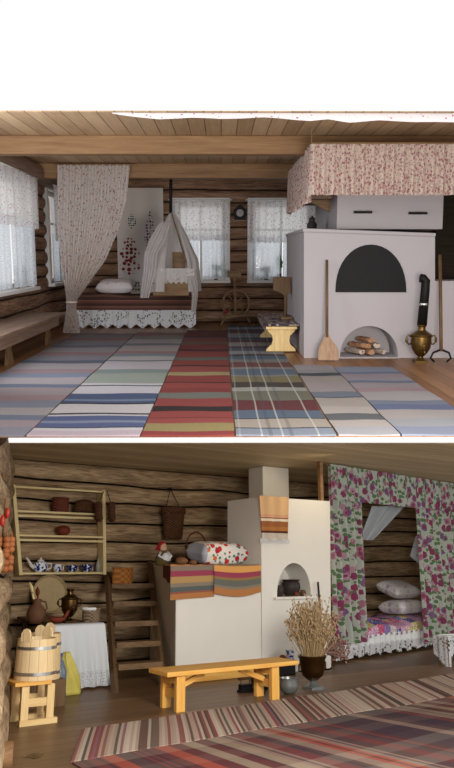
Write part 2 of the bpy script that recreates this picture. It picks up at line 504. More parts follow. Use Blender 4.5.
def window(room, n, fm, s0, s1, z0, z1, label=None):
    t = Thing(room, 'window_%d' % n, fm((s0 + s1) / 2, 0, z0), label, None, None, 'structure')
    a = MB(); w = .075
    a.box(s0, s0 + w, -.10, .0, z0, z1, 0, fm); a.box(s1 - w, s1, -.10, .0, z0, z1, 0, fm)
    a.box(s0 + w, s1 - w, -.10, .0, z1 - w, z1, 0, fm); a.box(s0 + w, s1 - w, -.10, .0, z0, z0 + w, 0, fm)
    wf = t.part('window_frame', a, M['white_paint'], bevel=.004)
    a = MB(); c = (s0 + s1) / 2; zt = z0 + (z1 - z0) * .66
    a.box(c - .025, c + .025, -.085, -.035, z0 + w, z1 - w, 0, fm)
    a.box(s0 + w, c - .025, -.08, -.04, zt - .02, zt + .02, 0, fm); a.box(c + .025, s1 - w, -.08, -.04, zt - .02, zt + .02, 0, fm)
    t.part('muntin', a, M['white_paint'], wf)
    a = MB(); a.box(s0 + w, s1 - w, -.064, -.058, z0 + w, z1 - w, 0, fm)
    t.part('glass_pane', a, M['glass'], wf)
    a = MB(); a.box(s0 - .11, s1 + .11, -.02, .20, z0 - .055, z0, 0, fm)
    t.part('window_sill', a, M['white_paint'], bevel=.008)
    a = MB(); q = .10
    a.box(s0 - q, s0, .04, .12, z0, z1 + q, 0, fm); a.box(s1, s1 + q, .04, .12, z0, z1 + q, 0, fm); a.box(s0, s1, .04, .12, z1, z1 + q, 0, fm)
    t.part('window_casing', a, M['white_paint'], bevel=.004)
    return t

# =================================================================== ROOM A (upper)
YA = 14.73; XL = -3.2; XR = 5.3; ZA = 2.85
fab = lambda s, d, z: V((s, YA - d, z))
fal = lambda s, d, z: V((XL + d, s, z))
far_ = lambda s, d, z: V((XR - d, s, z))
yA0 = A.P(221, 436.6, z=0).y
yAc = A.P(221, 112, z=ZA).y
m = MB(); m.box(XL - .2, XR + .2, yA0, YA + .2, -.006, 0); struct(A, 'floor', m, M['floor_a'])
m = MB(); m.box(XL - .2, XR + .2, yAc, YA + .2, ZA, ZA + .012); struct(A, 'ceiling', m, M['ceil_a'])
W1 = (A.P(177, 280, y=YA).x, A.P(225, 280, y=YA).x); W2 = (A.P(252, 280, y=YA).x, A.P(309, 280, y=YA).x)
wz0, wz1 = A.P(200, 280, y=YA).z, 2.36
ops = [(W1[0], W1[1], wz0, wz1), (W2[0], W2[1], wz0, wz1)]
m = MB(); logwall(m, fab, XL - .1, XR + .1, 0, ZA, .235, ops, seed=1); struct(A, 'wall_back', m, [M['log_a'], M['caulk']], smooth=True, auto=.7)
lz0, lz1 = .84, 2.50
L3 = (9.3, A.P(25, 250, x=XL).y); L4 = (A.P(44, 250, x=XL).y, A.P(57.5, 250, x=XL).y)
ops = [(L3[0], L3[1], lz0, lz1), (L4[0], L4[1], lz0, lz1)]
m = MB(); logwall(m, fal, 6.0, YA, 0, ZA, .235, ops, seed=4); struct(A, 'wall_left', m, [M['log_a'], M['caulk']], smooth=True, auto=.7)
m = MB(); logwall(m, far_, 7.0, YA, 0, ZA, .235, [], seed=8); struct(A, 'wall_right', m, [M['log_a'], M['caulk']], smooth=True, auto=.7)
window(A, 1, fab, W1[0], W1[1], wz0, wz1, 'white window in the log wall behind the hanging cradle')
window(A, 2, fab, W2[0], W2[1], wz0, wz1, 'white window in the log wall next to the big stove')
window(A, 3, fal, L3[0], L3[1], lz0, lz1, 'large white window above the long wall bench')
window(A, 4, fal, L4[0], L4[1], lz0, lz1, 'narrow white window beside the gathered curtain')
# ceiling beams
def beamA(v_top, v_bot, x0, x1, nm, dep=.24):
    y = A.P(221, v_top, z=ZA).y
    z = A.P(221, v_bot, y=y).z
    m = MB(); m.box(x0, x1, y, y + dep, z, ZA - .001)
    o = struct(A, nm, m, M['beam_a'], bevel=.015)
    return y, z
yb1, zb1 = beamA(135, 154, XL + .0, XR, 'trim_1')
yb2, zb2 = beamA(163, 178, XL + .0, XR, 'trim_2')
m = MB()
m.tube([(XL + .12, 7, ZA - .17), (XL + .12, 10.5, ZA - .16), (XL + .12, YA, ZA - .17)], [.17, .165, .16], 14)
struct(A, 'trim_3', m, M['old_y'], smooth=True, auto=.8)

# window valances (upper, printed) and sheer lower curtains
def win_cur(fm, s0, s1, z1, zm, z0, lab_v, lab_c, e=.1, grpv=None):
    dep = .235
    mb = sheet(A, fm, s0 - e, s1 + e, z1, zm, dep, .022, 9, hem=.03, hemn=14)
    t = Thing(A, 'window_valance', fm((s0 + s1) / 2, dep, zm), lab_v, 'curtain', 'printed valances at the windows of the white stove room')
    t.part('fabric', mb, M['lace_valance'])
    r = MB(); r.tube([fm(s0 - e - .04, dep, z1 + .012), fm(s1 + e + .04, dep, z1 + .012)], .012, 8)
    t.part('curtain_rod', r, M['white_paint'], smooth=True)
    t2 = Thing(A, 'sheer_curtain', fm((s0 + s1) / 2, .17, z0), lab_c, 'curtain', 'sheer white curtains at the windows of the white stove room')
    c = (s0 + s1) / 2
    for (a, b, sd) in ((s0 - .03, c - .03, 0), (c + .03, s1 + .03, 3)):
        mb = sheet(A, fm, a, b, zm + .10, z0, .165, .010, 6, seed=sd, nu=40)
        t2.part('curtain_panel', mb, M['sheer'])
win_cur(fab, W1[0], W1[1], 2.40, A.P(200, 240, y=YA).z, wz0 + .03, 'printed cotton valance on the window behind the hanging cradle', 'sheer white curtain on the window behind the hanging cradle')
win_cur(fab, W2[0], W2[1], 2.40, A.P(270, 242, y=YA).z, wz0 + .03, 'printed cotton valance on the window next to the white stove', 'sheer white curtain on the window next to the white stove')
win_cur(fal, L3[0], L3[1], 2.56, 1.78, lz0 + .03, 'printed cotton valance on the large window above the wall bench', 'sheer white curtain on the large window above the wall bench')
win_cur(fal, L4[0], L4[1], 2.56, 1.62, lz0 + .03, 'printed cotton valance on the narrow window beside the gathered curtain', 'sheer white curtain on the narrow window beside the gathered curtain', .07)

# potted plants on the sills
def pot(u, v, fm, s, d, z, h, lab, leafc='leaf', room=A, spread=.1, n=12, potm='clay'):
    b = fm(s, .045, z); ex = (fm(s + 1, .045, z) - b); ey = (fm(s, 1.045, z) - b)
    t = Thing(room, 'potted_plant', b, lab, 'plant', 'potted plants on the window sills')
    r = .05
    p = MB(); p.lathe(b + V((0, 0, .001)), [(r * .7, 0), (r * .75, .01), (r, .11), (r * 1.12, .11), (r * 1.12, .13), (r * .95, .13), (r * .9, .115)], 16)
    t.part('pot', p, M[potm], smooth=True, auto=.8)
    st = MB(); lf = MB(); rr = random.Random(int(s * 100))
    for i in range(n):
        a = rr.uniform(0, 2 * PI); q = rr.uniform(.2, 1); L = h * rr.uniform(.6, 1)
        tip = b + ex * (math.cos(a) * spread * q) + ey * (math.sin(a) * .018) + V((0, 0, .12 + L))
        st.tube([b + V((0, 0, .1)), (b + tip) / 2 + V((0, 0, .08)), tip], .004, 5)
        lf.ball(tip, .03 if abs(ex.x) > .5 else .012, .012 if abs(ex.x) > .5 else .03, .05, 8, 5)
        lf.ball((b + tip) / 2 + V((0, 0, .1)) + ex * .02, .028 if abs(ex.x) > .5 else .012, .012 if abs(ex.x) > .5 else .028, .035, 8, 5)
    sm_ = t.part('stem', st, M[leafc]); t.part('leaves', lf, M[leafc], sm_, smooth=True)
    return t
pot(0, 0, fab, A.P(216, 275, y=YA).x, .075, wz0, .16, 'small potted plant on the sill behind the hanging cradle')
pot(0, 0, fab, A.P(266, 275, y=YA).x, .075, wz0, .12, 'small potted plant at the middle of the sill next to the white stove')
pot(0, 0, fab, A.P(279, 275, y=YA).x, .075, wz0, .34, 'tall bright green potted plant on the sill next to the white stove', spread=.05, n=9)
pot(0, 0, fal, A.P(14, 275, x=XL).y, .075, lz0, .2, 'potted plant on the sill of the large window above the wall bench')
pot(0, 0, fal, A.P(54, 268, x=XL).y, .075, lz0, .16, 'potted plant on the narrow window sill beside the gathered curtain')

# clock
c = A.P(240, 213, y=YA - .16)
t = Thing(A, 'wall_clock', c + V((0, .05, -.14)), 'small dark wall clock with a round pale face between two windows', 'clock')
p = MB(); hw = .11; pts = [(-.11, -.13), (.11, -.13), (.13, .06), (.06, .12), (0, .17), (-.06, .12), (-.13, .06)]
p.prism([c + V((a, 0, b)) for a, b in pts], (0, .07, 0)); t.part('clock_case', p, M['iron'], bevel=.008)
p = MB(); p.lathe(c + V((0, -.001, 0)), [(.062, 0), (.07, .004), (.07, .012), (.055, .014)], 24, R=Matrix.Rotation(PI / 2, 3, 'X')); t.part('clock_face', p, M['plaster'], smooth=True, auto=.5)
fc = [o for o in t.root.children if o.name.startswith('clock_face')][0]
p = MB(); p.beam(c + V((0, -.018, -.005)), c + V((0, -.018, .045)), .006, .003, V((0, 1, 0))); t.part('clock_hand', p, M['iron'], fc)
p = MB(); p.beam(c + V((0, -.022, 0)), c + V((.03, -.022, .012)), .006, .003, V((0, 1, 0))); t.part('clock_hand', p, M['iron'], fc)

# embroidered hanging on the back wall
k = N('cross_stitch_cloth'); uv = k.coord(True); x, y, z = k.sep(uv)
base = srgb('dcd4cf'); cc = base
def blob(cc, cx, cy, rx, ry, colr, sc, th, ch):
    dx = k.math('ABSOLUTE', k.math('DIVIDE', k.math('SUBTRACT', x, cx), rx)); dy = k.math('ABSOLUTE', k.math('DIVIDE', k.math('SUBTRACT', y, cy), ry))
    ins = k.math('LESS_THAN', k.math('ADD', k.math('POWER', dx, 1.3), k.math('POWER', dy, 1.3)), 1.0)
    v = k.voro(uv, sc, 'F1', .35)
    on = k.math('LESS_THAN', v.outputs['Distance'], th)
    return k.mix(k.math('MULTIPLY', ins, on), cc, colr)
cc = blob(cc, .24, .92, .20, .20, '7c2a34', 12, .42, 0)
cc = blob(cc, .24, .66, .22, .16, '8a3038', 10, .40, 0)
cc = blob(cc, .24, 1.14, .12, .10, '8a3a40', 15, .38, 0)
cc = blob(cc, .30, 1.55, .10, .15, '355048', 22, .38, 0)
cc = blob(cc, .66, 1.25, .12, .50, '55404c', 17, .36, 0)
cc = blob(cc, .66, 1.02, .06, .08, '9a2c34', 24, .5, 0)
cc = blob(cc, .45, .28, .5, .12, '4a5a40', 15, .38, 0)
cc = blob(cc, .22, .25, .10, .12, '9a3040', 15, .4, 0)
cc = blob(cc, .60, .55, .10, .25, '3f4a66', 18, .36, 0)
k.fin(cc, .95)
h0, h1 = A.P(116, 190, y=YA - .13).x, A.P(163, 190, y=YA - .13).x
zt, zbm = A.P(140, 188, y=YA - .13).z, A.P(140, 300, y=YA - .13).z
m = MB(); m.grid(lambda u, v: V((h0 + (h1 - h0) * u, YA - .145 - .008 * math.sin(12 * u) - .01 * v, zt + (zbm - zt) * v)), 30, 20, h1 - h0, -(zt - zbm), uv0=(0, zt - zbm))
t = Thing(A, 'embroidered_hanging', ((h0 + h1) / 2, YA - .15, zbm), 'long white cloth with red cross-stitch flowers hanging on the log wall above the bed', 'wall hanging')
t.part('fabric', m, k.mat)
m = MB(); m.tube([(h0 - .04, YA - .15, zt + .012), (h1 + .04, YA - .15, zt + .012)], .012, 8); t.part('hanging_rod', m, M['old'])

# bed
b0, b1 = A.P(77, 328, z=0), A.P(196, 328, z=0)
yf = b0.y; zt_ = A.P(130, 296, y=yf).z; zs = A.P(130, 310, y=yf).z
x0, x1 = b0.x, b1.x; yb_ = YA - .2
t = Thing(A, 'bed', ((x0 + x1) / 2, yf, 0), 'wooden plank bed with brown blanket and white lace skirt in the corner', 'bed')
p = MB(); p.box(x0 + .06, x1 - .04, yf + .05, yb_, zs - .06, zs + .03); t.part('bed_frame', p, M['old'], bevel=.01)
for (lx, ly) in ((x0 + .1, yf + .1), (x1 - .12, yf + .1), (x0 + .1, yb_ - .1), (x1 - .12, yb_ - .1)):
    p = MB(); p.box(lx, lx + .07, ly, ly + .07, 0, zs - .06); t.part('leg', p, M['old_z'])
p = MB(); p.box(x0 + .02, x1 - .02, yf + .04, yb_, zs + .03, zt_ - .03); mtt = t.part('mattress', p, M['old'], bevel=.04)
blank = m_cloth_ramp('brown_striped_blanket', [(0, '5d4038'), (.12, '7a564a'), (.2, '4a342e'), (.34, '6d463c'), (.46, '8a6458'), (.5, '4a342e'), (.66, '6f4c40'), (.8, '553a32'), (.9, '7c5a4c')], 1, 2.5)
def bl(u, v):
    xx = x0 + (x1 - x0) * u
    w = .015 * math.sin(9 * u) + .01 * math.sin(21 * u + 2)
    D_ = (yb_ - yf) + (zt_ - zs) + .02
    q = v * D_
    if q < (zt_ - zs): return V((xx, yf - .01 + w * .5, zs + q))
    return V((xx, yf - .01 + (q - (zt_ - zs)), zt_ + w))
p = MB(); p.grid(bl, 40, 24, x1 - x0, (yb_ - yf) + .4); t.part('blanket', p, blank, mtt, solid=.02)
zl = A.P(130, 325, y=yf).z
p = sheet(A, lambda s, d, z: V((s, yf + .0 - d, z)), x0 + .0, x1 + .0, zs, .07, .01, .014, 16, hem=.08, hemn=10, nu=200, nv=14)
t.part('bed_skirt', p, M['bedlace'])
# pillow
def pillow(room, c, rx, ry, rz, mat, lab, cat='pillow', rot=0, tilt=0, name='pillow', group=None, pw=.45):
    mb = MB()
    R = Matrix.Rotation(rot, 3, 'Z') @ Matrix.Rotation(tilt, 3, 'X')
    def f(sgn):
        def g(u, v):
            a = u * 2 - 1; b = v * 2 - 1
            e = max(0, (1 - a ** 4) * (1 - b ** 4)) ** pw
            pin = 1 - .06 * (1 - abs(a)) * 0 - .07 * (1 - a * a) * abs(b) ** 3
            pin2 = 1 - .07 * (1 - b * b) * abs(a) ** 3
            return V(c) + R @ V((a * rx * pin2, b * ry * pin, sgn * rz * e))
        return g
    mb.grid(f(1), 24, 18, rx * 2, ry * 2); mb.grid(f(-1), 24, 18, rx * 2, ry * 2)
    return solo(room, name, mb, mat, lab, cat, V(c) - V((0, 0, rz)), group, smooth=True)
pillow(A, V((A.P(116, 289, y=yf + .5).x, yf + .5, zt_ + .165)), .36, .26, .12, M['rosewhite'], 'white pillow with red roses on the brown bed blanket', tilt=.15)

# big gathered curtain
yc = yb2 - .10
tab = [(165, 57, 130), (200, 57.5, 127), (230, 58, 119), (260, 61, 106), (285, 65, 88), (300, 67, 77), (308, 67, 76), (322, 65, 79), (333, 63, 80)]
def cur(u, v):
    vv = 165 + (333 - 165) * v
    for i in range(len(tab) - 1):
        if tab[i][0] <= vv <= tab[i + 1][0] + 1e-6:
            a, b = tab[i], tab[i + 1]; f = (vv - a[0]) / (b[0] - a[0]); break
    f2 = f
    l = a[1] + (b[1] - a[1]) * f2; r = a[2] + (b[2] - a[2]) * f2
    uu = l + (r - l) * u
    p = A.P(uu, vv, y=yc)
    p.y += -.05 * math.sin(2 * PI * 11 * u + 2 * math.sin(3 * u)) * (.5 + .5 * v) - .12 * v * (1 - v)
    return p
m = MB(); m.grid(cur, 150, 60, 2.6, 2.7)
t = Thing(A, 'bed_curtain', A.P(72, 333, y=yc), 'tall sprigged curtain gathered to one side in front of the bed', 'curtain')
t.part('fabric', m, M['chintz'], smooth=True)
p = MB(); q = A.P(72, 302, y=yc); ring = [q + V((.085 * math.cos(a), .085 * math.sin(a) - .03, .0)) for a in [2 * PI * i / 16 for i in range(17)]]
p.tube(ring, .018, 8); t.part('tieback', p, M['chintz_d'], smooth=True)
p = MB(); p.tube([A.P(54, 164.5, y=yc), A.P(133, 164.5, y=yc)], .015, 8); t.part('curtain_rod', p, M['old'])

# hanging cradle
yr = 12.7
t = Thing(A, 'hanging_cradle', A.P(170, 290, y=yr), 'hanging baby cradle with white muslin canopy on a dark pole', 'cradle')
apex = A.P(171, 211, y=yr)
topz = ZA - .03
p = MB(); p.tube([V((apex.x + .01, yr, topz)), V((apex.x + .0, yr, apex.z + .3)), V((apex.x - .005, yr, apex.z - .05))], .028, 10); t.part('hanging_pole', p, M['iron'], smooth=True)
cl, cr = A.P(151, 275, y=yr), A.P(192, 275, y=yr)
zb0, zb1 = A.P(170, 295, y=yr).z, A.P(170, 278, y=yr).z
cd = .28
p = MB()
p.hexa([(cl.x + .05, yr - cd + .05, zb0), (cr.x - .05, yr - cd + .05, zb0), (cr.x - .05, yr + cd - .05, zb0), (cl.x + .05, yr + cd - .05, zb0),
        (cl.x, yr - cd, zb1), (cr.x, yr - cd, zb1), (cr.x, yr + cd, zb1), (cl.x, yr + cd, zb1)])
cbx = t.part('cradle_box', p, M['old'], bevel=.01)
p = MB(); hb = A.P(178, 262, y=yr)
p.box(hb.x - .11, hb.x + .11, yr + cd - .06, yr + cd - .03, zb1, A.P(178, 252, y=yr).z)
t.part('headboard', p, M['old'], cbx)
for sx in (-1, 1):
    for sy in (-1, 1):
        e = V((cl.x + .02 if sx < 0 else cr.x - .02, yr + sy * (cd - .02), zb1))
        p = MB(); p.tube([e, apex], .008, 6); t.part('rope', p, M['old'])
p = sheet(A, lambda s, d, z: V((s, yr - cd - d - .01, z)), cl.x - .03, cr.x + .05, A.P(170, 268, y=yr).z, A.P(170, 281, y=yr).z, .0, .01, 7, hem=.04, hemn=9, nu=80)
t.part('lace_trim', p, M['lace'], cbx)
def canopy(u, v):
    # cone of cloth from the apex, opening toward the viewer
    ang = PI * (.06 + .0) + (2 * PI - .9) * u + PI * 1.5 + .45
    w = v
    rx = (.02 + .62 * (w ** .85)) * (1 - .12 * max(0, w - .75) * 4 * .2); ry = .02 + .42 * w
    z = apex.z + (zb1 - .22 - apex.z) * w
    if w > .62: rx = .02 + .62 * (.62 ** .85) + (w - .62) * .10
    fold = 1 + .06 * math.sin(26 * u * PI) * w
    return V((apex.x + .02 + math.cos(ang) * rx * fold, yr + math.sin(ang) * ry * fold, z))
p = MB(); p.grid(canopy, 120, 30, 3, 1.6); cnp = t.part('canopy', p, M['muslin'], smooth=True)
def tail(u, v, xs, pts):
    i = min(int(v * (len(pts) - 1)), len(pts) - 2); f = v * (len(pts) - 1) - i
    l = pts[i][0] + (pts[i + 1][0] - pts[i][0]) * f; r = pts[i][1] + (pts[i + 1][1] - pts[i][1]) * f; vv = pts[i][2] + (pts[i + 1][2] - pts[i][2]) * f
    q = A.P(l + (r - l) * u, vv, y=yr - cd - .06); q.y += .03 * math.sin(16 * u); return q
pl_ = [(160, 171, 222), (150, 167, 238), (144, 158, 254), (143, 156, 272), (140, 149, 298)]
p = MB(); p.grid(lambda u, v: tail(u, v, 0, pl_), 40, 24, .7, 1.3); t.part('canopy_drape', p, M['muslin'], cnp, smooth=True)
pl_ = [(186, 196, 276), (189, 198, 284), (192, 198, 295), (191, 196, 312)]
p = MB(); p.grid(lambda u, v: tail(u, v, 0, pl_), 24, 16, .4, .6); t.part('canopy_drape', p, M['muslin'], cnp, smooth=True)

# long wall bench on the left
sa, sb = A.P(0, 337, z=.45), A.P(64, 312, z=.45)
xf = (sa.x + sb.x) / 2
t = Thing(A, 'wall_bench', (XL + .5, 10, 0), 'long old plank bench along the log wall under the windows', 'bench')
p = MB(); p.box(XL + .12, xf, 7.3, sb.y, .405, .45); t.part('seat', p, M['old_y'], bevel=.008)
p = MB(); p.box(xf - .10, xf - .06, 7.35, sb.y - .25, .26, .404); t.part('apron', p, M['old_y'])
for yy in (sb.y - .5, 9.0):
    p = MB(); pr = [(-.14, 0), (.14, 0), (.10, .08), (.05, .16), (.06, .25), (.12, .33), (.13, .404), (-.13, .404), (-.12, .33), (-.06, .25), (-.05, .16), (-.10, .08)]
    p.prism([V((xf - .2, yy + a, b)) for a, b in pr], (.045, 0, 0)); t.part('leg', p, M['old_z'])

# low bench beside the stove with woven cover + distaff
bp = [A.P(263, 353, z=0), A.P(293, 353, z=0)]
hb_ = .44
yb0 = bp[0].y
xa, xb = A.P(266, 325, y=yb0).x, A.P(297, 325, y=yb0).x
zt2 = A.P(280, 326, y=yb0).z
xa2 = A.P(257, 305, y=yb0 + 2.0).x
ye = 12.0
t = Thing(A, 'short_bench', ((xa + xb) / 2, yb0, 0), 'short pale bench with carved waisted ends and a checked woven cover beside the stove', 'bench')
sk = (A.P(259, 308, y=ye).x - xa) / (ye - yb0)
p = MB(); p.hexa([(xa, yb0, zt2 - .045), (xb, yb0, zt2 - .045), (xb + sk * (ye - yb0), ye, zt2 - .045), (xa + sk * (ye - yb0), ye, zt2 - .045), (xa, yb0, zt2 - .01), (xb, yb0, zt2 - .01), (xb + sk * (ye - yb0), ye, zt2 - .01), (xa + sk * (ye - yb0), ye, zt2 - .01)])
t.part('seat', p, M['pine_z'])
hz = zt2 - .046 - .018
cx0 = (xa + xb) / 2; w2 = (bp[1].x - bp[0].x) / 2
for yy in (yb0 + .03, ye - .25):
    o_ = cx0 + sk * (yy - yb0)
    pr = [(-1, 0), (1, 0), (.95, .12), (.62, .32), (.55, .5), (.6, .7), (.9, .9), (.95, 1), (-.95, 1), (-.9, .9), (-.6, .7), (-.55, .5), (-.62, .32), (-.95, .12)]
    p = MB(); p.prism([V((o_ + a * w2, yy, .018 + b * hz)) for a, b in pr], (0, .05, 0)); t.part('leg', p, M['birch_z'], bevel=.005)
k = N('checked_bench_weave'); uv = k.coord(True); v_ = k.voro(uv, 26, rnd=.5); r_ = k.sep(v_.outputs['Color'])[0]
wv = k.fin(k.ramp(r_, [(0, '3a3238'), (.25, 'b9a8a0'), (.5, '6a4a50'), (.65, '4a5468'), (.8, '8a7468')], True), .95)
def cov(u, v):
    yy = yb0 - .01 + (ye - yb0) * v; a = u * 2 - 1
    hw_ = (xb - xa) / 2 + .02
    ex = max(0, abs(a) - .86) / .14
    return V((cx0 + sk * (yy - yb0) + a / max(abs(a), .86) * hw_ * min(1, abs(a) / .86) if False else cx0 + sk * (yy - yb0) + max(-hw_, min(hw_, a / .86 * hw_)), yy, zt2 + .012 - .07 * ex + .004 * math.sin(9 * v)))
p = MB(); p.grid(cov, 30, 30, .6, 2.2); t.part('seat_cover', p, wv, solid=.012)
# distaff standing on the bench
db = A.P(285, 318, z=zt2 + .02)
t = Thing(A, 'distaff', db, 'old wooden distaff standing on the checked bench beside the stove', 'distaff')
p = MB(); p.box(db.x - .08, db.x + .10, db.y - .25, db.y + .2, db.z, db.z + .03); t.part('base', p, M['old'])
p = MB(); zt3 = A.P(284, 292, y=db.y).z
p.tube([db + V((0, 0, .02)), V((db.x + .01, db.y, (db.z + zt3) / 2)), V((db.x, db.y, zt3))], [.03, .022, .03], 10); t.part('post', p, M['old_z'], smooth=True)
p = MB(); q0, q1 = A.P(273, 292, y=db.y), A.P(291, 277, y=db.y)
p.prism([V((q0.x, db.y - .03, q1.z)), V((q1.x, db.y - .03, q1.z)), V((q1.x, db.y - .03, q0.z)), V((q1.x - .09, db.y - .03, q0.z - .06)), V((q0.x + .09, db.y - .03, q0.z - .0)), V((q0.x, db.y - .03, q0.z + .03))], (0, .06, 0)); t.part('blade', p, M['old_z'], bevel=.008)

# spinning wheel in the shade under the windows
sw = A.P(236, 325, z=0); sw.y = min(sw.y, YA - .6)
t = Thing(A, 'spinning_wheel', sw, 'dark old spinning wheel standing against the log wall between the windows', 'spinning wheel')
p = MB(); wc = sw + V((.0, 0, .42)); R_ = .26
ring = [wc + V((R_ * math.cos(a), 0, R_ * math.sin(a))) for a in [2 * PI * i / 28 for i in range(29)]]
p.tube(ring, .022, 8, cap=False)
for i in range(8):
    a = 2 * PI * i / 8; p.tube([wc, wc + V((R_ * math.cos(a), 0, R_ * math.sin(a)))], .009, 6)
p.ball(wc, .04); t.part('wheel', p, M['old'], smooth=True)
p = MB(); p.beam(sw + V((-.3, .0, .16)), sw + V((.3, 0, .2)), .14, .04); t.part('bed_plank', p, M['old'])
for (dx, dy) in ((-.26, -.12), (-.26, .12), (.26, 0)):
    p = MB(); p.tube([sw + V((dx * .8, dy * .4, .17)), sw + V((dx * 1.15, dy, 0))], [.022, .016], 8); t.part('leg', p, M['old'], smooth=True)
for sx in (-.045, .045):
    p = MB(); p.tube([sw + V((0, sx, .17)), sw + V((0, sx, .46))], .015, 8); t.part('wheel_post', p, M['old'])
p = MB(); p.tube([sw + V((-.02, 0, .18)), sw + V((-.03, 0, .95))], .016, 8); p.box(sw.x - .16, sw.x + .1, sw.y - .02, sw.y + .02, .92, 1.05); t.part('distaff_board', p, M['old'])
p = MB(); p.ball(sw + V((-.2, 0, .255)), .05, .04, .04); t.part('yarn_spool', p, m_plain('red_yarn', '8a2c28', .9), label='red yarn on the spool')

# rugs of room A, woven runners laid side by side
def hazed(c, g=.25, dk=.82):  # mixes haze and dimness into the rug colours
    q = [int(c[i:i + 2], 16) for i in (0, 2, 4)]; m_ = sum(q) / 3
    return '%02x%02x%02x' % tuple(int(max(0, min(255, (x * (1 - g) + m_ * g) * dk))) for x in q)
def rugA(name, sl, sr, v0, v1, stripes, label, lines=None, zt=.012, z=0.001):
    """sl, sr: lateral position over camera height; stripes: (row, colour)"""
    y0 = max(A.P(221, v1, z=0).y, yA0 + .004); y1 = A.P(221, v0, z=0).y
    Lr = y1 - y0
    st = []
    for (v, c) in stripes:
        st.append(((y1 - A.P(221, v, z=0).y) / Lr, hazed(c)))
    st[0] = (0.0, st[0][1])
    W_ = (sr - sl) * A.h
    if lines: lines = [(a * W_, b * W_, c, al) for a, b, c, al in lines]
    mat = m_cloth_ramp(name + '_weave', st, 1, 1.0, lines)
    x0_, x1_ = sl * A.h, sr * A.h
    mb = MB()
    def f(u, v): 
        yy = y1 - Lr * v
        return V((x0_ + .003 + (x1_ - x0_ - .006) * u + .002 * math.sin(yy * 6), yy, z + zt + .003 * math.sin(yy * 5 + u * 6)))
    n = len(mb.v)
    mb.grid(f, 10, 120, W_, 1.0)
    # a solid edge all round
    def g(u, v): q = f(u, v); q.z = z; return q
    for u in (0, 1):
        mb.grid(lambda a, v, u=u: (g(u, v) if a < .5 else f(u, v)), 1, 120, .001, 1.0, uv0=(W_ * u, 0))
    for v in (0, 1):
        mb.grid(lambda u, a, v=v: (g(u, v) if a < .5 else f(u, v)), 10, 1, W_, .0001, uv0=(0, v * .9999))
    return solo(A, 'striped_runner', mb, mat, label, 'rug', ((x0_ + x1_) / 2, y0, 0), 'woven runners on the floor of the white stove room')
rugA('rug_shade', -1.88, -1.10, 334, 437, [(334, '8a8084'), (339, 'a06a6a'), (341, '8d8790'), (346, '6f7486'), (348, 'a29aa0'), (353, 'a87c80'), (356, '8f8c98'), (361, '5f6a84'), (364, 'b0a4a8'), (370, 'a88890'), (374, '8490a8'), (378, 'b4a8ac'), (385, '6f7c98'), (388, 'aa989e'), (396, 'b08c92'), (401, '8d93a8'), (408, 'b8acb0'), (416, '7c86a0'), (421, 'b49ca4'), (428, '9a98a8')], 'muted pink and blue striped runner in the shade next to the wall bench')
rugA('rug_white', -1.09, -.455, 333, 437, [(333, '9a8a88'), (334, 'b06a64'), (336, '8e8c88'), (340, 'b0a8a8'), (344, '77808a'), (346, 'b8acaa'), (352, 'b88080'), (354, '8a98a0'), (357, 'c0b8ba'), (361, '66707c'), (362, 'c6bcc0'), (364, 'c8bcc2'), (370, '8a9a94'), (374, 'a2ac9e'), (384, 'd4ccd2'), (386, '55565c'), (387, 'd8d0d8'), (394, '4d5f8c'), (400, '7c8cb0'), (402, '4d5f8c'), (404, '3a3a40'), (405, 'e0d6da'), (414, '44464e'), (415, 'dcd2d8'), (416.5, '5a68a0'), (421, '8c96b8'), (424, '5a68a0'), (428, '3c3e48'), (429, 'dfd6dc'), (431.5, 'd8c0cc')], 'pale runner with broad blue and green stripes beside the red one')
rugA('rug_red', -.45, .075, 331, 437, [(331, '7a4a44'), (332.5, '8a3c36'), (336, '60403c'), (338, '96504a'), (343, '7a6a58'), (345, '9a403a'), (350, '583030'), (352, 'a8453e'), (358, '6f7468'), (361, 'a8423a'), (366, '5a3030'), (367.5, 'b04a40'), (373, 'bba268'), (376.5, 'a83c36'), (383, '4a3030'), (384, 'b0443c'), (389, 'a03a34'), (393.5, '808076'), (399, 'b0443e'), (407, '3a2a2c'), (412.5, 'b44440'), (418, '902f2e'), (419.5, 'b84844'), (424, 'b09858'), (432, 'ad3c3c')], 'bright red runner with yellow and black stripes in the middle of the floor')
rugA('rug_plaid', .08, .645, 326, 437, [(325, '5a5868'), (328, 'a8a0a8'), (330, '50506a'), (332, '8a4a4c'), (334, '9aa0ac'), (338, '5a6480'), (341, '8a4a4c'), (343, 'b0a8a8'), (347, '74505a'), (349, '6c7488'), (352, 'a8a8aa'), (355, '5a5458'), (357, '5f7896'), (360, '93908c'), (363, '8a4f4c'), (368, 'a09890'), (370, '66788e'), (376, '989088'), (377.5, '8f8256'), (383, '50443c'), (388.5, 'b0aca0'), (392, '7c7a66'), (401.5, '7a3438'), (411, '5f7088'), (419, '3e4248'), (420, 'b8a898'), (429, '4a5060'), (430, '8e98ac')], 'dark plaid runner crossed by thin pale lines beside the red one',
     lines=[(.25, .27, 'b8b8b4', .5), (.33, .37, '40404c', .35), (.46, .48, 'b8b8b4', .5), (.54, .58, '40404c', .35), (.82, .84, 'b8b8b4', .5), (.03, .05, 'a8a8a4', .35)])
rugA('rug_pale', .655, 1.005, 366, 437, [(366, 'b8acb0'), (371, 'a8a4a8'), (374, '4f5660'), (377, 'b4a49c'), (384, 'b4a4a4'), (393, '7c8494'), (398, '5a6478'), (399, 'b8aaa0'), (408, 'c4b4ac'), (415, '6a6c70'), (421.5, 'c0b4ac'), (428, 'b4b0b8')], 'pale beige runner with grey bars near the lower stove niche')
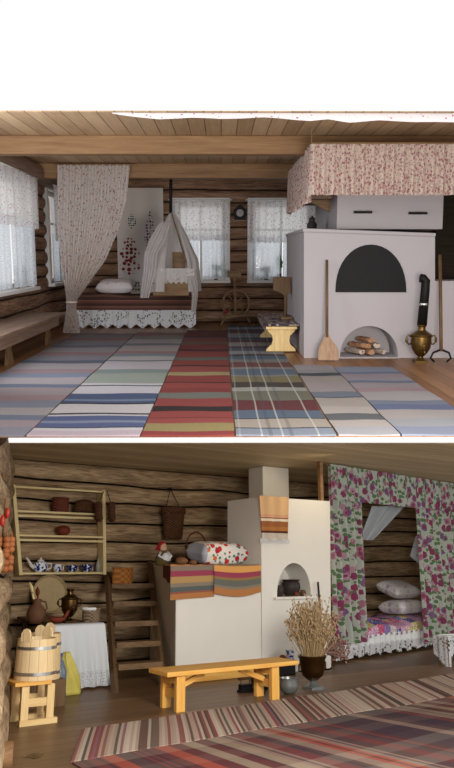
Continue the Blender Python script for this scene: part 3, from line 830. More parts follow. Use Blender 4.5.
rugA('rug_lilac', 1.01, 1.54, 368, 437, [(368, '9aa2b8'), (373, '7a88a8'), (375, 'b09aa4'), (379, 'a8a0b0'), (382, '77809c'), (384, 'b0a0a4'), (389, 'b49098'), (393, 'b8acb0'), (402, '8088a0'), (406, '6a76a0'), (411, 'b8aaa8'), (420, 'a8a8b0'), (428, '9098b4')], 'lilac and blue striped runner in front of the samovar')
# ---- stove A
yS = A.P(304, 358, z=0).y
Q = lambda u, v, y=yS: A.P(u, v, y=y)
ySb = 12.0
def arch(u0, u1, vtop, vbot, y, n=20, room=A):
    c = (u0 + u1) / 2; r = (u1 - u0) / 2
    pts = [room.P(u0, vbot, y=y)] + [room.P(c - r * math.cos(PI * i / n), vbot - (vbot - vtop) * (math.sin(PI * i / n) ** .9), y=y) for i in range(1, n)] + [room.P(u1, vbot, y=y)]
    return pts
t = Thing(A, 'russian_stove', V((2.4, yS, 0)), 'huge whitewashed brick stove with an arched black oven door and lower niche', 'stove')
outer = [Q(304, 229), Q(435, 234), Q(435, 281), Q(500, 281), Q(500, 364), Q(304, 357.6)]
for o_ in (4, 5): outer[o_].z = 0.0
hole1 = arch(337, 405, 246, 291.5, yS); hole2 = arch(340, 398, 326, 357, yS)
zn = hole2[0].z
th = .5
p = MB(); p.prism(outer, (0, th, 0), holes=[hole1, hole2])
# body behind the front slab
p.prism([q + V((0, th, 0)) for q in outer], (0, ySb - yS - th, 0))
t.part('stove_body', p, M['plaster'])
p = MB(); o1 = [Q(303.0, 228.2, yS - .03), Q(436, 233, yS - .03), Q(436, 236.5, yS - .03), Q(303, 231.8, yS - .03)]
p.prism(o1, (0, ySb - yS + .03, 0)); t.part('ledge', p, M['plaster'], bevel=.01)
yU = 9.8
o2 = [Q(337, 190, yU), Q(443, 190, yU), Q(442, 236, yU), Q(337, 232, yU)]
o2[2].z = o2[3].z = outer[0].z + .01
o2[0].z = o2[1].z = ZA - .01
for q_ in (0, 3): o2[q_].x = A.P(337, 215, y=yU).x
p = MB(); p.prism(o2, (0, ySb - yU, 0)); t.part('chimney_hood', p, M['plaster'])
for (u, v) in ((363, 211), (418, 212)):  # solid dark bars stand for the little slots in the hood
    p = MB(); a_ = A.P(u - 9, v, y=yU - .03); b_ = A.P(u + 9, v + 2.4, y=yU - .03)
    p.box(a_.x, b_.x, yU - .05, yU + .02, b_.z, a_.z); t.part('vent_cover', p, M['iron'], label='small dark iron vent cover')
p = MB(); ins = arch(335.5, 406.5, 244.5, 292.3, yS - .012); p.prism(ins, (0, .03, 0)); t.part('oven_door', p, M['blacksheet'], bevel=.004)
p = MB(); a_ = Q(338, 356.8, yS - .03); b_ = Q(401, 359.5, yS - .03)
p.box(a_.x, b_.x, yS - .035, yS + .02, zn - .03, zn + .0); t.part('niche_edge', p, M['plaster'], bevel=.006)

# firewood in the niche : separate logs
k = N('birch_bark'); co = k.coord(); nz = k.noise(k.mapping(co, (2, 14, 14)), 4, 4)
bark = k.fin(k.ramp(nz, [(.35, '4a3428'), (.45, 'b8a090'), (.7, 'd8ccc0')]), .9)
k = N('split_wood'); co = k.coord(); nz = k.noise(co, 12, 4)
split = k.fin(k.ramp(nz, [(.3, '8a5a40'), (.7, 'c49a78')]), .9)
cN = A.P(364, 356, y=yS + .25)
labs = [('split firewood log at the bottom of the niche pile, nearest the bread peel',), ('split firewood log at the bottom of the niche pile, in its middle',), ('split firewood log at the bottom of the niche pile, nearest the samovar',), ('split firewood log in the second layer of the niche pile, window side',), ('split firewood log in the second layer of the niche pile, samovar side',), ('topmost split firewood log of the niche pile',)]
rr = random.Random(3)
for i, (dx, dz, ln, ang) in enumerate([(-.13, .05, .34, .15), (.02, .05, .36, -.05), (.17, .05, .3, .12), (-.065, .13, .34, .3), (.125, .135, .28, -.2), (.01, .205, .3, .1)]):
    c = V((cN.x + dx, yS + .24, zn + dz + .002)); R3 = Matrix.Rotation(ang + .3, 3, 'Z')
    rad = .036
    sec = [(rad * math.cos(a) * (1.25 if k_ % 2 else 1.0), rad * math.sin(a)) for k_, a in enumerate([2 * PI * j / 7 + i for j in range(7)])]
    m = MB(); pl = [c + R3 @ V((a * 1.3, -ln / 2, b)) for a, b in sec]
    m.prism(pl, R3 @ V((0, ln, 0)))
    o = solo(A, 'firewood_log', m, split if i % 2 else bark, labs[i][0], 'firewood', c - V((0, 0, .045)), 'firewood in the lower stove niche', bevel=.004)

# valance around the stove top
yV = 8.95
zv1 = A.P(311, 144, y=yV).z; zv0 = A.P(311, 195, y=yV).z
xv = A.P(311, 170, y=yV).x
t = Thing(A, 'stove_valance', V((2.5, yV, zv0)), 'pink sprigged gathered curtain hung around the top of the white stove', 'curtain')
p = sheet(A, lambda s, d, z: V((s, yV - d, z)), xv, 4.2, min(zv1, ZA - .03), zv0, 0, .03, 26, nu=420, W=1.6); t.part('front_panel', p, M['chintz_d'], smooth=True)
p = sheet(A, lambda s, d, z: V((xv - d, s, z)), yV, 12.0, min(zv1, ZA - .03), zv0 - .03, 0, .03, 12, nu=200, W=1.6, hem=.06, hemn=5); t.part('side_panel', p, M['chintz_d'], smooth=True)
p = MB(); zr_ = min(zv1, ZA - .03) + .01; p.tube([(4.2, yV, zr_), (xv, yV, zr_), (xv, 12.0, zr_)], .012, 8); t.part('curtain_rod', p, M['old'])
for yy in (yV, 10.4, 12.0):
    p = MB(); p.tube([(xv, yy, zr_), (xv, yy, ZA)], .006, 6); t.part('rod_hook', p, M['old'])
# dark board seen under the side of the valance and jar on the stove shoulder
p = MB(); jb = outer[0].z + .0
j = A.P(312, 224, y=10.5); j.z = o1[0].z + .001 if False else outer[0].z + .005
j.z = max(q.z for q in o1) + .002
t = Thing(A, 'clay_jar', j, 'small dark jar on the shoulder of the white stove', 'jar')
p.lathe(j, [(.05, 0), (.07, .04), (.07, .09), (.045, .13), (.04, .15), (.05, .165), (.035, .165), (.03, .14)], 18); t.part('body', p, M['darkclay'], smooth=True)
p = MB(); p.lathe(j + V((0, 0, .166)), [(.048, 0), (.04, .015), (.012, .02), (.015, .04), (.002, .045)], 16); t.part('lid', p, M['iron'], smooth=True)
ub = A.P(309, 199, y=10.9)
t = Thing(A, 'wall_shelf', V((xv + .2, 10.8, ub.z)), 'dark wooden shelf on the side of the stove hood under the valance', 'shelf')
p = MB(); p.box(xv + .06, o2[0].x + .01, 10.2, 11.6, ub.z - .05, ub.z); t.part('board', p, M['old_y'])
p = MB(); p.prism([V((o2[0].x, 10.4, ub.z - .05)), V((xv + .12, 10.4, ub.z - .05)), V((o2[0].x, 10.4, ub.z - .22))], (0, .05, 0)); t.part('bracket', p, M['old'])

m = MB(); xs_ = A.P(434.5, 260, y=yS + .7).x; m.box(xs_, XR - .25, yS + .7, yS + .75, outer[2].z + .004, ZA - .004)  # added panel, near-black to paint the unlit gap beside the stove
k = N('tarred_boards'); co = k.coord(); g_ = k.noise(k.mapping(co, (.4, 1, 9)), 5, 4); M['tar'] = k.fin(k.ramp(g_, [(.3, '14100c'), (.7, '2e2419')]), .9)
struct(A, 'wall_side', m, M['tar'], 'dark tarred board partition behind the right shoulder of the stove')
# bread peel
pb = A.P(328, 361, z=0); pb.y = yS - .30
pb = V((A.P(327, 360, y=yS - .30).x, yS - .30, 0.012))
t = Thing(A, 'bread_peel', pb, 'wooden bread peel with a long handle leaning on the white stove', 'peel')
top = A.P(327, 260, y=yS - .06); s_ = (top - pb)
zz = lambda v: A.P(327, v, y=yS - .25).z
def along(z): return pb + s_ * ((z - pb.z) / s_.z)
def xat(u): return A.P(u, 345, y=yS - .25).x - pb.x
zsh = zz(335)
prof = [(-xat(327) + xat(318), 0.0), (xat(338.5), 0.0), (xat(338.5), .12), (xat(336), zsh * .55), (xat(330), zsh * .85), (xat(328.8), zsh), (xat(325.2), zsh), (xat(324), zsh * .85), (xat(320), zsh * .6), (xat(318), .12)]
p = MB(); p.prism([along(pb.z + b) + V((a, 0, 0)) for a, b in prof], (0, .022, 0)); t.part('blade', p, M['peel'], bevel=.004)
p = MB(); p.tube([along(zsh * .9) + V((0, .011, 0)), along(top.z)], [.02, .017], 10, el=1); t.part('handle', p, M['old_z'], smooth=True)

# samovar with stove pipe (room A)
def samovar(room, base, H, mat, lab, pipe=None, handles=True, group=None):
    """H: height of the body with its foot"""
    t = Thing(room, 'samovar', base, lab, 'samovar', group)
    s = H
    p = MB(); p.box(base.x - .17 * s, base.x + .17 * s, base.y - .17 * s, base.y + .17 * s, base.z, base.z + .05 * s)
    p.lathe(base + V((0, 0, .05 * s)), [(.16 * s, 0), (.12 * s, .03 * s), (.07 * s, .07 * s), (.07 * s, .10 * s), (.13 * s, .14 * s)], 24); t.part('foot', p, mat, smooth=True, auto=.6)
    p = MB(); p.lathe(base + V((0, 0, .18 * s)), [(.10 * s, 0), (.16 * s, .05 * s), (.235 * s, .18 * s), (.26 * s, .34 * s), (.25 * s, .48 * s), (.27 * s, .5 * s), (.27 * s, .53 * s), (.22 * s, .56 * s), (.17 * s, .60 * s), (.10 * s, .64 * s), (.09 * s, .72 * s), (.12 * s, .75 * s), (.12 * s, .8 * s), (.08 * s, .82 * s)], 28)
    t.part('body', p, mat, smooth=True, auto=.8)
    for sx in (-1, 1):
        p = MB(); pts = [base + V((sx * x_ * s, 0, z_ * s)) for x_, z_ in ((.25, .66), (.33, .69), (.38, .62), (.37, .52), (.31, .46), (.25, .48))]
        p.tube(pts, .022 * s, 8); p.ball(base + V((sx * .375 * s, 0, .57 * s)), .035 * s, .035 * s, .07 * s); t.part('handle', p, mat, smooth=True)
    p = MB(); p.tube([base + V((0, -.2 * s, .34 * s)), base + V((0, -.34 * s, .33 * s)), base + V((0, -.38 * s, .26 * s))], [.03 * s, .028 * s, .022 * s], 10)
    sp_ = t.part('spout', p, mat, smooth=True)
    p = MB(); p.tube([base + V((0, -.30 * s, .33 * s)), base + V((0, -.30 * s, .44 * s))], .012 * s, 8); p.ball(base + V((0, -.30 * s, .45 * s)), .05 * s, .015 * s, .03 * s); t.part('tap_key', p, mat, sp_, smooth=True)
    return t
sbp = V((A.P(422, 363, z=0).x, yS - .38, 0)); 
zt4 = A.P(422, 324, y=sbp.y).z
t = samovar(A, sbp, zt4 / .98 * 1.0, M['brass'], 'old brass samovar with a tall bent black pipe beside the white stove')
p = MB(); zt5 = A.P(424, 287, y=sbp.y).z
z6 = A.P(424, 281, y=sbp.y).z
x6 = sbp.x + .02
p.tube([V((sbp.x, sbp.y, zt4 * .98)), V((x6, sbp.y, zt5 - .02)), V((x6, sbp.y, z6)), V((x6 - .03, sbp.y, z6 + .03)), V((x6 - .07, sbp.y, z6 + .035))], [.062, .055, .055, .055, .055], 16)
t.part('chimney_pipe', p, M['iron'], smooth=True, label='tall bent black iron pipe')
p = MB(); p.lathe(V((sbp.x + .01, sbp.y, (zt4 + zt5) / 2)), [(.06, 0), (.066, .005), (.066, .03), (.06, .035)], 16); t.part('pipe_band', p, M['steel'], smooth=True)
# oven fork rack at the right border
ob = V((A.P(451, 368, z=0).x, yS - .45, 0))
t = Thing(A, 'oven_fork', ob, 'dark iron oven fork standing at the far side of the brass samovar', 'oven fork')
p = MB(); p.tube([ob + V((0, 0, .15)), ob + V((.03, .35, 1.35))], .022, 8); t.part('handle', p, M['old_z'], smooth=True)
p = MB(); p.tube([ob + V((-.0, 0, .17)), ob + V((-.1, 0, .13)), ob + V((-.13, 0, .06)), ob + V((-.08, 0, .015)), ], .014, 8); p.tube([ob + V((-.0, 0, .17)), ob + V((.1, 0, .13)), ob + V((.13, 0, .06)), ob + V((.08, 0, .015))], .014, 8); t.part('fork_head', p, M['iron'], smooth=True)
# cloth strip along the front edge of the ceiling
yQ = yAc + .04
def strip(u, v):
    uu = 112 + 360 * u
    drop = [(.0, 1), (.08, 5), (.13, 7), (.22, 5), (.3, 6.5), (.42, 5), (.47, 6), (.55, 8.5), (.6, 7), (.66, 10), (.74, 8), (.85, 9.5), (1, 10)]
    for i in range(len(drop) - 1):
        if drop[i][0] <= u <= drop[i + 1][0] + 1e-9:
            f = (u - drop[i][0]) / (drop[i + 1][0] - drop[i][0]); d_ = drop[i][1] + (drop[i + 1][1] - drop[i][1]) * f; break
    a = A.P(uu, 112, y=yQ); b = A.P(uu, 112.5 + d_, y=yQ)
    q = a + (b - a) * v; q.y += .012 * math.sin(40 * u) * v; q.z = min(q.z, ZA - .002)
    return q
p = MB(); p.grid(strip, 120, 5, 4.2, .14)
solo(A, 'ceiling_valance', p, M['rosewhite'], 'white rose-printed cloth strip hanging from the front edge of the plank ceiling', 'valance', A.P(280, 118, y=yQ), solid=.004)

# =================================================================== ROOM B (lower)
PB = B.P
YB = PB(130, 660, z=0).y
ZB = PB(150, 470, y=YB).z
XB0 = PB(15, 462, z=ZB).x if False else PB(15.5, 462, y=YB).x
XBR = 12.6
fbb = lambda s, d, z: V((s, YB - d, z))
m0 = PB(8, 768, z=0)
yBl0 = m0.y - .6
def fbl(s, d, z):
    # left wall, skewed and leaned to image pixel positions; s runs from the near end to the corner
    f = (YB - s) / (YB - m0.y)
    d = d - .15
    xb = (XB0 + .16) + (m0.x - XB0 - .16) * f
    xt = XB0 + (m0.x - .30 - XB0) * f
    z = min(z, ZB - max(0, 8.2 - s) * .24)  # wall top lowered towards the camera, below the ceiling's image cut row
    x = xb + (xt - xb) * (z / ZB)
    n_ = V((YB - m0.y, m0.x - XB0, 0)).normalized()
    return V((x + d * n_.x, s + d * n_.y * .0, z))
fbr = lambda s, d, z: V((XBR - d, s, z))
# floor and ceiling, the ceiling cut along a row of image pixels
fl = [PB(-420, 830, z=0), PB(900, 830, z=0), V((XBR + .2, YB + .2, 0)), V((-1.5, YB + .2, 0))]
m = MB(); m.prism([V((-2, 2.2, 0)), V((XBR + .2, 2.2, 0)), V((XBR + .2, YB + .2, 0)), V((-2, YB + .2, 0))], (0, 0, -.05)); struct(B, 'floor', m, M['floor_b'])
c0, c1 = PB(-260, 443.6, z=ZB), PB(1000, 443.6, z=ZB)
def yline(x): return c0.y + (c1.y - c0.y) * (x - c0.x) / (c1.x - c0.x)
xcut = c0.x + (YB + .2 - c0.y) * (c1.x - c0.x) / (c1.y - c0.y)
m = MB(); m.prism([V((xcut, YB + .2, ZB)), V((XBR + .2, yline(XBR + .2), ZB)), V((XBR + .2, YB + .2, ZB))], (0, 0, .012)); struct(B, 'ceiling', m, M['ceil_b'])
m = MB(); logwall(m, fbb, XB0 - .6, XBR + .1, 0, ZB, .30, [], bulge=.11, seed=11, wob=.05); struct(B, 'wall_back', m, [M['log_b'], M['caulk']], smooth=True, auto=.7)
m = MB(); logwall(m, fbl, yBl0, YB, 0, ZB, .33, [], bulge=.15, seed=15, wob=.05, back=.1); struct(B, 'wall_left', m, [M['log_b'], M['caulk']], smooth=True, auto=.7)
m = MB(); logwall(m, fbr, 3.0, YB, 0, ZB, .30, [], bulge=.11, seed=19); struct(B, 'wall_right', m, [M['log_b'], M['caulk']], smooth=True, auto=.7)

# ---- stove B
yF = PB(175, 684, z=0).y
yF = round(yF, 3)
S = lambda u, v, y=yF: PB(u, v, y=y)
t = Thing(B, 'russian_stove', V((S(220, 680).x, yF, 0)), 'whitewashed stove with a low sleeping ledge, square chimney and small arched niche', 'stove')
xl0, xl1 = S(175, 684).x, S(331, 664).x
xm = S(261, 560).x
zlow = S(215, 566).z
zhi = S(295, 499).z
yBk = YB - .2
# low part; its left face slants back
lowp = [V((xl0, yF, 0)), V((xm, yF, 0)), V((xm, yF, zlow)), V((S(176, 567).x, yF, zlow))]
bk = PB(157, 600, y=yBk - .2).x
p = MB(); p.hexa([lowp[0], lowp[1], V((xm, yBk, 0)), V((bk, yBk, 0)), lowp[3], lowp[2], V((xm, yBk, zlow)), V((bk, yBk, zlow))]); t.part('sleeping_ledge', p, M['plaster_b'], bevel=.02)
# tall part with niche
hole = arch(277, 311, 563, 597, yF, room=B)
out = [V((xm, yF, 0)), V((xl1, yF, 0)), S(330, 501), S(261, 498)]
out[2].z = out[3].z = zhi
p = MB(); p.prism(out, (0, .45, 0), holes=[hole]); ytall = PB(227, 507, x=xm).y; p.prism([q + V((0, .45, 0)) for q in out], (0, ytall - yF - .45, 0)); t.part('stove_body', p, M['plaster_b'])
zn2 = hole[0].z
p = MB(); p.box(hole[0].x - .06, hole[-1].x + .05, yF - .05, yF + .02, zn2 - .035, zn2); t.part('niche_sill', p, M['plaster_b'], bevel=.008)
ych = PB(263, 499, z=zhi).y
ych = max(PB(276, 467, z=ZB).y, PB(227, 507, x=xm).y + .004)
ytall = PB(227, 507, x=xm).y
ca, cb = PB(263, 485, y=ych).x, PB(289, 485, y=ych).x
chd = 0.0
yy_ = ych
yy_ = min(PB(248.5, 485, x=ca).y, YB - .16)
p = MB(); p.box(ca, cb, max(ych, ytall + .002), yy_, zlow, ZB - .004); t.part('chimney', p, M['plaster_b'], bevel=.01)
p = MB(); a_ = S(186, 672, yF - .03); b_ = S(284, 672, yF - .03)
p.box(a_.x, b_.x, yF - .04, yF - .002, 0.004, S(215, 671).z + .0)
t.part('base_board', p, M['honey'], label='honey coloured wooden board along the stove base')
p = MB(); hx = S(283, 660, yF - .02); p.box(S(262, 660).x, S(276, 660).x, yF - .015, yF + .01, S(270, 676).z, S(270, 661).z); t.part('stoke_hole', p, M['hole'])  # solid black slab set on the front in place of an opening

# corner post right of the stove
p = MB(); pr = PB(326, 490, y=yF + .05).x; p.box(pr - .02, pr + .05, yF + .15, yF + .25, zhi, ZB)
p = MB(); p.box(xl1 - .07, xl1 - .01, yF + .02, yF + .09, zhi + .001, ZB - .001)
struct(B, 'trim_4', p, M['beam_a'], bevel=.008)

# striped cover on the ledge
zc = zlow + .012
L_d = .62
def stripes(name):
    return m_cloth_ramp(name, [(0, '7a5c50'), (.04, 'b88252'), (.14, '7e7466'), (.24, 'c88a54'), (.30, '8a7a6c'), (.40, '9c4458'), (.52, 'b89460'), (.66, '8c8070'), (.74, '5e6462'), (.84, '9a5a4c'), (.88, 'b87c4c'), (1, 'b87c4c')], 1, 1.0, fuzz=.3)
covm = stripes('striped_cover_weave')
t = Thing(B, 'striped_cover', V((S(215, 570).x, yF, zc)), 'striped orange, grey and crimson cloth hanging over the stove ledge', 'cover')
def covf(xa_, xb_, drop, sd):
    def f(u, v):
        x = xa_ + (xb_ - xa_) * u
        top = .16
        tt = top + drop(u)
        q = v * tt
        if q < top: return V((x, yF - .02 + (top - q), zc + .004 * math.sin(20 * u)))
        dd = q - top
        return V((x, yF - .024 - .02 * dd * math.sin(11 * u + sd) - .01, zc - dd))
    return f
z1_ = S(200, 596).z; z2_ = S(240, 590).z
x_0, x_1, x_2 = S(169, 580).x, S(213, 580).x, S(258.5, 580).x
p = MB(); p.grid(covf(x_0, x_1, lambda u: zc - S(190, 597 + 0 * u).z + .03 * (1 - u), 0), 30, 40, 1, 1.0); t.part('near_cloth', p, covm, solid=.012)
cov2 = m_cloth_ramp('striped_cover_weave_second', [(0, '8a7c74'), (.05, 'b88252'), (.26, 'a07a60'), (.32, 'e0a45c'), (.46, '9c4458'), (.58, '98784c'), (.64, '6c6e66'), (.78, '8c8070'), (.84, 'b87c4c'), (1, 'b87c4c')], 1, 1.0, fuzz=.3)
p = MB(); p.grid(covf(x_1 - .02, x_2, lambda u: zc - S(235, 594 + 0 * u).z - .02 + .05 * math.sin(PI * u), 1), 30, 40, 1, 1.0)
for i in range(len(p.v)): p.v[i].y -= .02
t.part('far_cloth', p, cov2, solid=.012)
# flap on the side face
def flap(u, v):
    y = yF + .0 + .8 * u
    xs = xl0 + (bk - xl0) * ((y - yF) / (yBk - yF)) - .035
    return V((xs - .01 * math.sin(14 * u), y, zc - (.16 + .12 * (1 - u)) * v))
redc = m_cloth_ramp('dark_red_flap_weave', [(0, '6a3a34'), (.3, '7c4a3c'), (.6, '5a3a38'), (.8, '8a5444')], 0, 4.0)
p = MB(); p.grid(flap, 20, 12, 1, 1); t.part('side_flap', p, redc, solid=.01)

# pillow on the ledge
pc = PB(223, 553, y=yF + .5)
pa, pb_ = PB(193, 556, y=yF + .45).x, xm - .03
k = N('floral_white_grey_pillow'); uv = k.coord(); x, y, z = k.sep(uv)
v1 = k.voro(uv, 9, rnd=.8); wob = k.math('MULTIPLY', k.math('SUBTRACT', k.noise(uv, 40, 2), .5), .3); d1 = k.math('ADD', v1.outputs[0], wob)
c_ = k.mix(k.math('LESS_THAN', k.math('ADD', k.voro(uv, 13, rnd=1).outputs[0], wob), .28), 'e9e2da', '4f8274')
c_ = k.mix(k.math('LESS_THAN', d1, .34), c_, k.ramp(k.sep(v1.outputs[1])[0], [(0, 'c8322c'), (.4, 'd8703a'), (.7, 'b0283c')], True))
c_ = k.mix(k.math('LESS_THAN', x, -.30), c_, 'a9adb8'); M['ledge_pillow'] = k.fin(c_, .9)
pillow(B, V(((pa + pb_) / 2, yF + .45, zc + .165)), (pb_ - pa) / 2, .24, .15, M['ledge_pillow'], 'white pillow with bright red flowers lying on the striped stove cover', pw=.35, tilt=.12)
# bread loaf
for (u, rx, lab) in ((181.5, .085, 'round brown bread loaf beside the toy doll on the stove ledge'), (193, .055, 'small bread bun between the round loaf and the floral pillow')):
    c = PB(u, 557, y=yF + .28); p = MB(); p.ball(V((c.x, c.y, zc + rx * .62)), rx, rx * .9, rx * .6, 18, 10, wob=.1, seed=u)
    solo(B, 'bread_loaf', p, M['bread'], lab, 'bread', V((c.x, c.y, zc)), smooth=True)
# doll
db = V((PB(163, 557, y=yF + .98).x, yF + .98, zc - .008))
t = Thing(B, 'rag_doll', db, 'small rag doll with red headscarf and white apron sitting on the stove ledge', 'doll')
p = MB(); p.lathe(db, [(.10, 0), (.12, .03), (.11, .10), (.07, .17), (.04, .2), (.03, .21)], 18); t.part('dress', p, m_plain('olive_dress', '6a5a34', .9), smooth=True)
p = MB(); p.ball(db + V((0, -.0, .25)), .055, .05, .06); p.ball(db + V((0, -.05, .245)), .008, .012, .008); hd_ = t.part('head', p, m_plain('doll_skin', 'e0b898', .8), smooth=True)
p = MB(); p.ball(db + V((-.005, .025, .265)), .07, .06, .07); p.prism([db + V((-.03, .02, .2)), db + V((-.11, .02, .22)), db + V((-.04, .02, .3))], (0, .03, 0)); t.part('headscarf', p, m_plain('red_scarf', 'a82a2a', .9), hd_, smooth=True)
p = MB(); p.ball(db + V((.01, -.075, .10)), .07, .045, .075, wob=.1); t.part('apron', p, M['white_cloth'], smooth=True)
for sx in (-1, 1):
    p = MB(); p.tube([db + V((sx * .05, -.02, .18)), db + V((sx * .1, -.06, .13)), db + V((sx * .05, -.11, .1))], [.022, .018, .014], 8); t.part('arm', p, M['white_cloth'], smooth=True)
    p = MB(); p.ball(db + V((sx * .02, -.047, .262)), .006, .004, .006); t.part('eye', p, M['iron'], hd_)

def wickermat(name, c1, c2, sc=1):
    k = N(name); co = k.coord(); x, y, z = k.sep(co)
    a = k.math('SINE', k.math('MULTIPLY', z, 160.0 * sc)); b = k.math('SINE', k.math('MULTIPLY', k.math('ADD', x, y), 130.0 * sc))
    f = k.math('MULTIPLY_ADD', k.math('MULTIPLY', a, b), .35, .5)
    f = k.math('ADD', f, k.math('MULTIPLY', k.math('SUBTRACT', k.noise(co, 14, 3), .5), .6))
    k.bump(f, .6, .006)
    return k.fin(k.ramp(f, [(.2, c1), (.8, c2)]), .8)
M['wick_dark'] = wickermat('dark_wicker', '2e1d14', '6b452c')
M['wick_red'] = wickermat('red_wicker', '43201a', '7d4030')
M['wick_honey'] = wickermat('honey_birch_bark', '8a5426', 'b87a3c', .5)
M['wick_grey'] = wickermat('grey_wicker', '4c3c2c', '94806a')
def basket(room, base, rx, ry, h, mat, lab, handle=None, taper=.85, group=None, cat='basket', lid=None, name='basket', rimw=.012):
    t = Thing(room, name, base, lab, cat, group)
    p = MB(); p.lathe(base, [(taper, 0), (taper + .06, h * .3), (1, h), (1.0, h), (.92, h), (.86, h * .3), (.8, .02)], 28, rx, ry); 
    for i in range(len(p.v)): pass
    bd = t.part('body', p, mat, smooth=True, auto=.9)
    p = MB(); p.tube([base + V((rx * math.cos(a), ry * math.sin(a), h)) for a in [2 * PI * i / 28 for i in range(29)]], rimw, 8, cap=False); t.part('rim', p, mat, bd, smooth=True)
    if handle:
        p = MB(); p.tube([base + V((rx * .97 * math.cos(a), 0, h + handle * math.sin(a))) for a in [PI * i / 14 for i in range(15)]], .013, 8); t.part('handle', p, mat, smooth=True)
    return t
bb = V((PB(196, 552, y=yF + .98).x, yF + .98, zc - .008))
basket(B, bb, .17, .12, .27, M['wick_red'], 'dark red wicker basket with a tall hoop handle behind the floral pillow', handle=.2)

# pack basket hung on the wall
yh = YB - .22
hb = PB(173, 539, y=yh - .1)
hh = PB(173, 510, y=yh - .1).z - hb.z
rx = (PB(184, 515, y=yh).x - PB(162, 515, y=yh).x) / 2
t = basket(B, V((hb.x, yh - .1, hb.z)), rx, .11, hh, M['wick_dark'], 'dark woven pack basket hanging by a cord on the log wall above the stove ledge', name='pack_basket', taper=.78)
p = MB(); p.lathe(V((hb.x, yh - .1, hb.z + hh)), [(1.06, -.06), (1.08, .0), (1.02, .035), (.9, .045), (.01, .05)], 28, rx, .115); t.part('lid', p, M['wick_dark'], smooth=True)
nail = PB(173, 488, y=yh); nail.y = YB - .13
p = MB(); p.tube([V((hb.x - rx * .7, yh - .1, hb.z + hh)), nail, V((hb.x + rx * .7, yh - .1, hb.z + hh))], .008, 6); t.part('cord', p, M['iron'])
p = MB(); p.tube([nail + V((0, -.03, 0)), nail + V((0, .1, 0))], .012, 8); t.part('nail', p, M['iron'])

# towel over the stove edge
tm = m_cloth_ramp('tasselled_towel', [(0, 'e8c89a'), (.12, 'ddb486'), (.5, 'd8a480'), (.56, '8a4a34'), (.58, 'e6d8c0'), (.63, '9c6238'), (.74, 'b0743e'), (.82, '5a2c22'), (.86, 'c8bcae'), (1, 'c8bcae')], 1, 1.0, fuzz=.2)
ta, tb = S(258, 515, yF).x, S(288, 515, yF).x
tb1 = S(272, 541, yF).z
t = Thing(B, 'woven_towel', V(((ta + tb) / 2, yF - .03, tb1)), 'cream and rust woven towel hanging over the stove front below the chimney', 'towel')
def tw(u, v):
    top = .1; tt = top + zhi - tb1; q = v * tt; x = ta + (tb - ta) * (u + .04 * v * (.5 - u) * 4)
    if q < top: return V((x, yF - .03 + (top - q), zhi + .012))
    return V((x, yF - .03 + .012 * math.sin(16 * u), zhi + .012 - (q - top)))
p = MB(); p.grid(tw, 24, 40, .5, 1.0); t.part('fabric', p, tm, solid=.01)
p = MB()
for i in range(26):
    x = ta + (tb - ta) * (i + .5) / 26; p.tube([V((x, yF - .03, tb1 + .03)), V((x + .004, yF - .032, tb1 - .03))], .006, 5)
t.part('fringe', p, M['white_cloth'])

# pots in the niche
def potb(u, v, y, r, h, mat, lab, name='clay_pot', prof=None, cat='pot', room=B, z=None):
    b = PB(u, v, y=y); b.z = z if z is not None else b.z
    prof = prof or [(.55, 0), (.8, .15), (1, .5), (.95, .75), (.72, .9), (.8, 1), (.72, 1), (.62, .9)]
    p = MB(); p.lathe(b, [(a * r, c * h) for a, c in prof], 24)
    return solo(room, name, p, mat, lab, cat, b, smooth=True, auto=1.0), b
yn = yF + .18
o, b = potb(291, 596, yn, .14, .22, M['darkclay'], 'large black cast-iron pot in the arched niche of the white stove', 'cauldron', [(.5, 0), (.75, .12), (1, .5), (.92, .78), (.78, .88), (.98, 1), (.9, 1), (.7, .88)], z=zn2 + .003)
potb(279.8, 597, yn - .08, .058, .15, M['darkclay'], 'dark clay jug left of the large black pot in the stove niche', z=zn2 + .003)
potb(303, 597, yn - .13, .045, .08, M['clay'], 'low brown clay bowl beside the black pot in the stove niche', 'clay_bowl', z=zn2 + .003)
potb(296, 597, yn - .165, .03, .06, M['redclay'], 'tiny red-brown cup in front of the black pot in the stove niche', 'clay_cup', cat='cup', z=zn2 + .003)

# ---- bench B
f1, f2 = PB(182, 713, z=0), PB(278, 697, z=0)
sa, sb = PB(155, 665, z=.56), PB(296, 653, z=.56)
t = Thing(B, 'long_bench', (f1 + f2) / 2, 'honey yellow pine trestle bench standing in front of the white stove', 'bench')
yb_f = f1.y + .03; hS = PB(180, 671, y=yb_f).z; 
xs0, xs1 = PB(166, 670, y=yb_f).x, PB(297, 658, y=yb_f).x
wB = .36
p = MB(); p.box(xs0, xs1, yb_f - .03, yb_f + wB, hS - .045, hS); t.part('seat', p, M['honey'], bevel=.006)
hS -= .0455
for u in (181, 276):
    lx = PB(u, 700, y=yb_f).x
    for yy in (yb_f, yb_f + wB - .08):
        p = MB(); p.box(lx - .05, lx + .05, yy, yy + .055, 0.0, hS); t.part('leg', p, M['honey_z'], bevel=.004)
    p = MB(); p.box(lx - .025, lx + .025, yb_f + .055, yb_f + wB - .08, .12, .2); t.part('cross_rail', p, M['honey'])
    sg = 1 if u < 200 else -1
    p = MB(); p.beam(V((lx + sg * .05, yb_f + wB * .45, .2)), V((lx + sg * .36, yb_f + wB * .45, hS - .02)), .05, .04, V((0, 1, 0))); t.part('brace', p, M['honey'])
    p = MB(); p.box(lx - .04, lx + .04, yb_f + .0551, yb_f + wB - .0801, hS - .08, hS); t.part('top_rail', p, M['honey'])

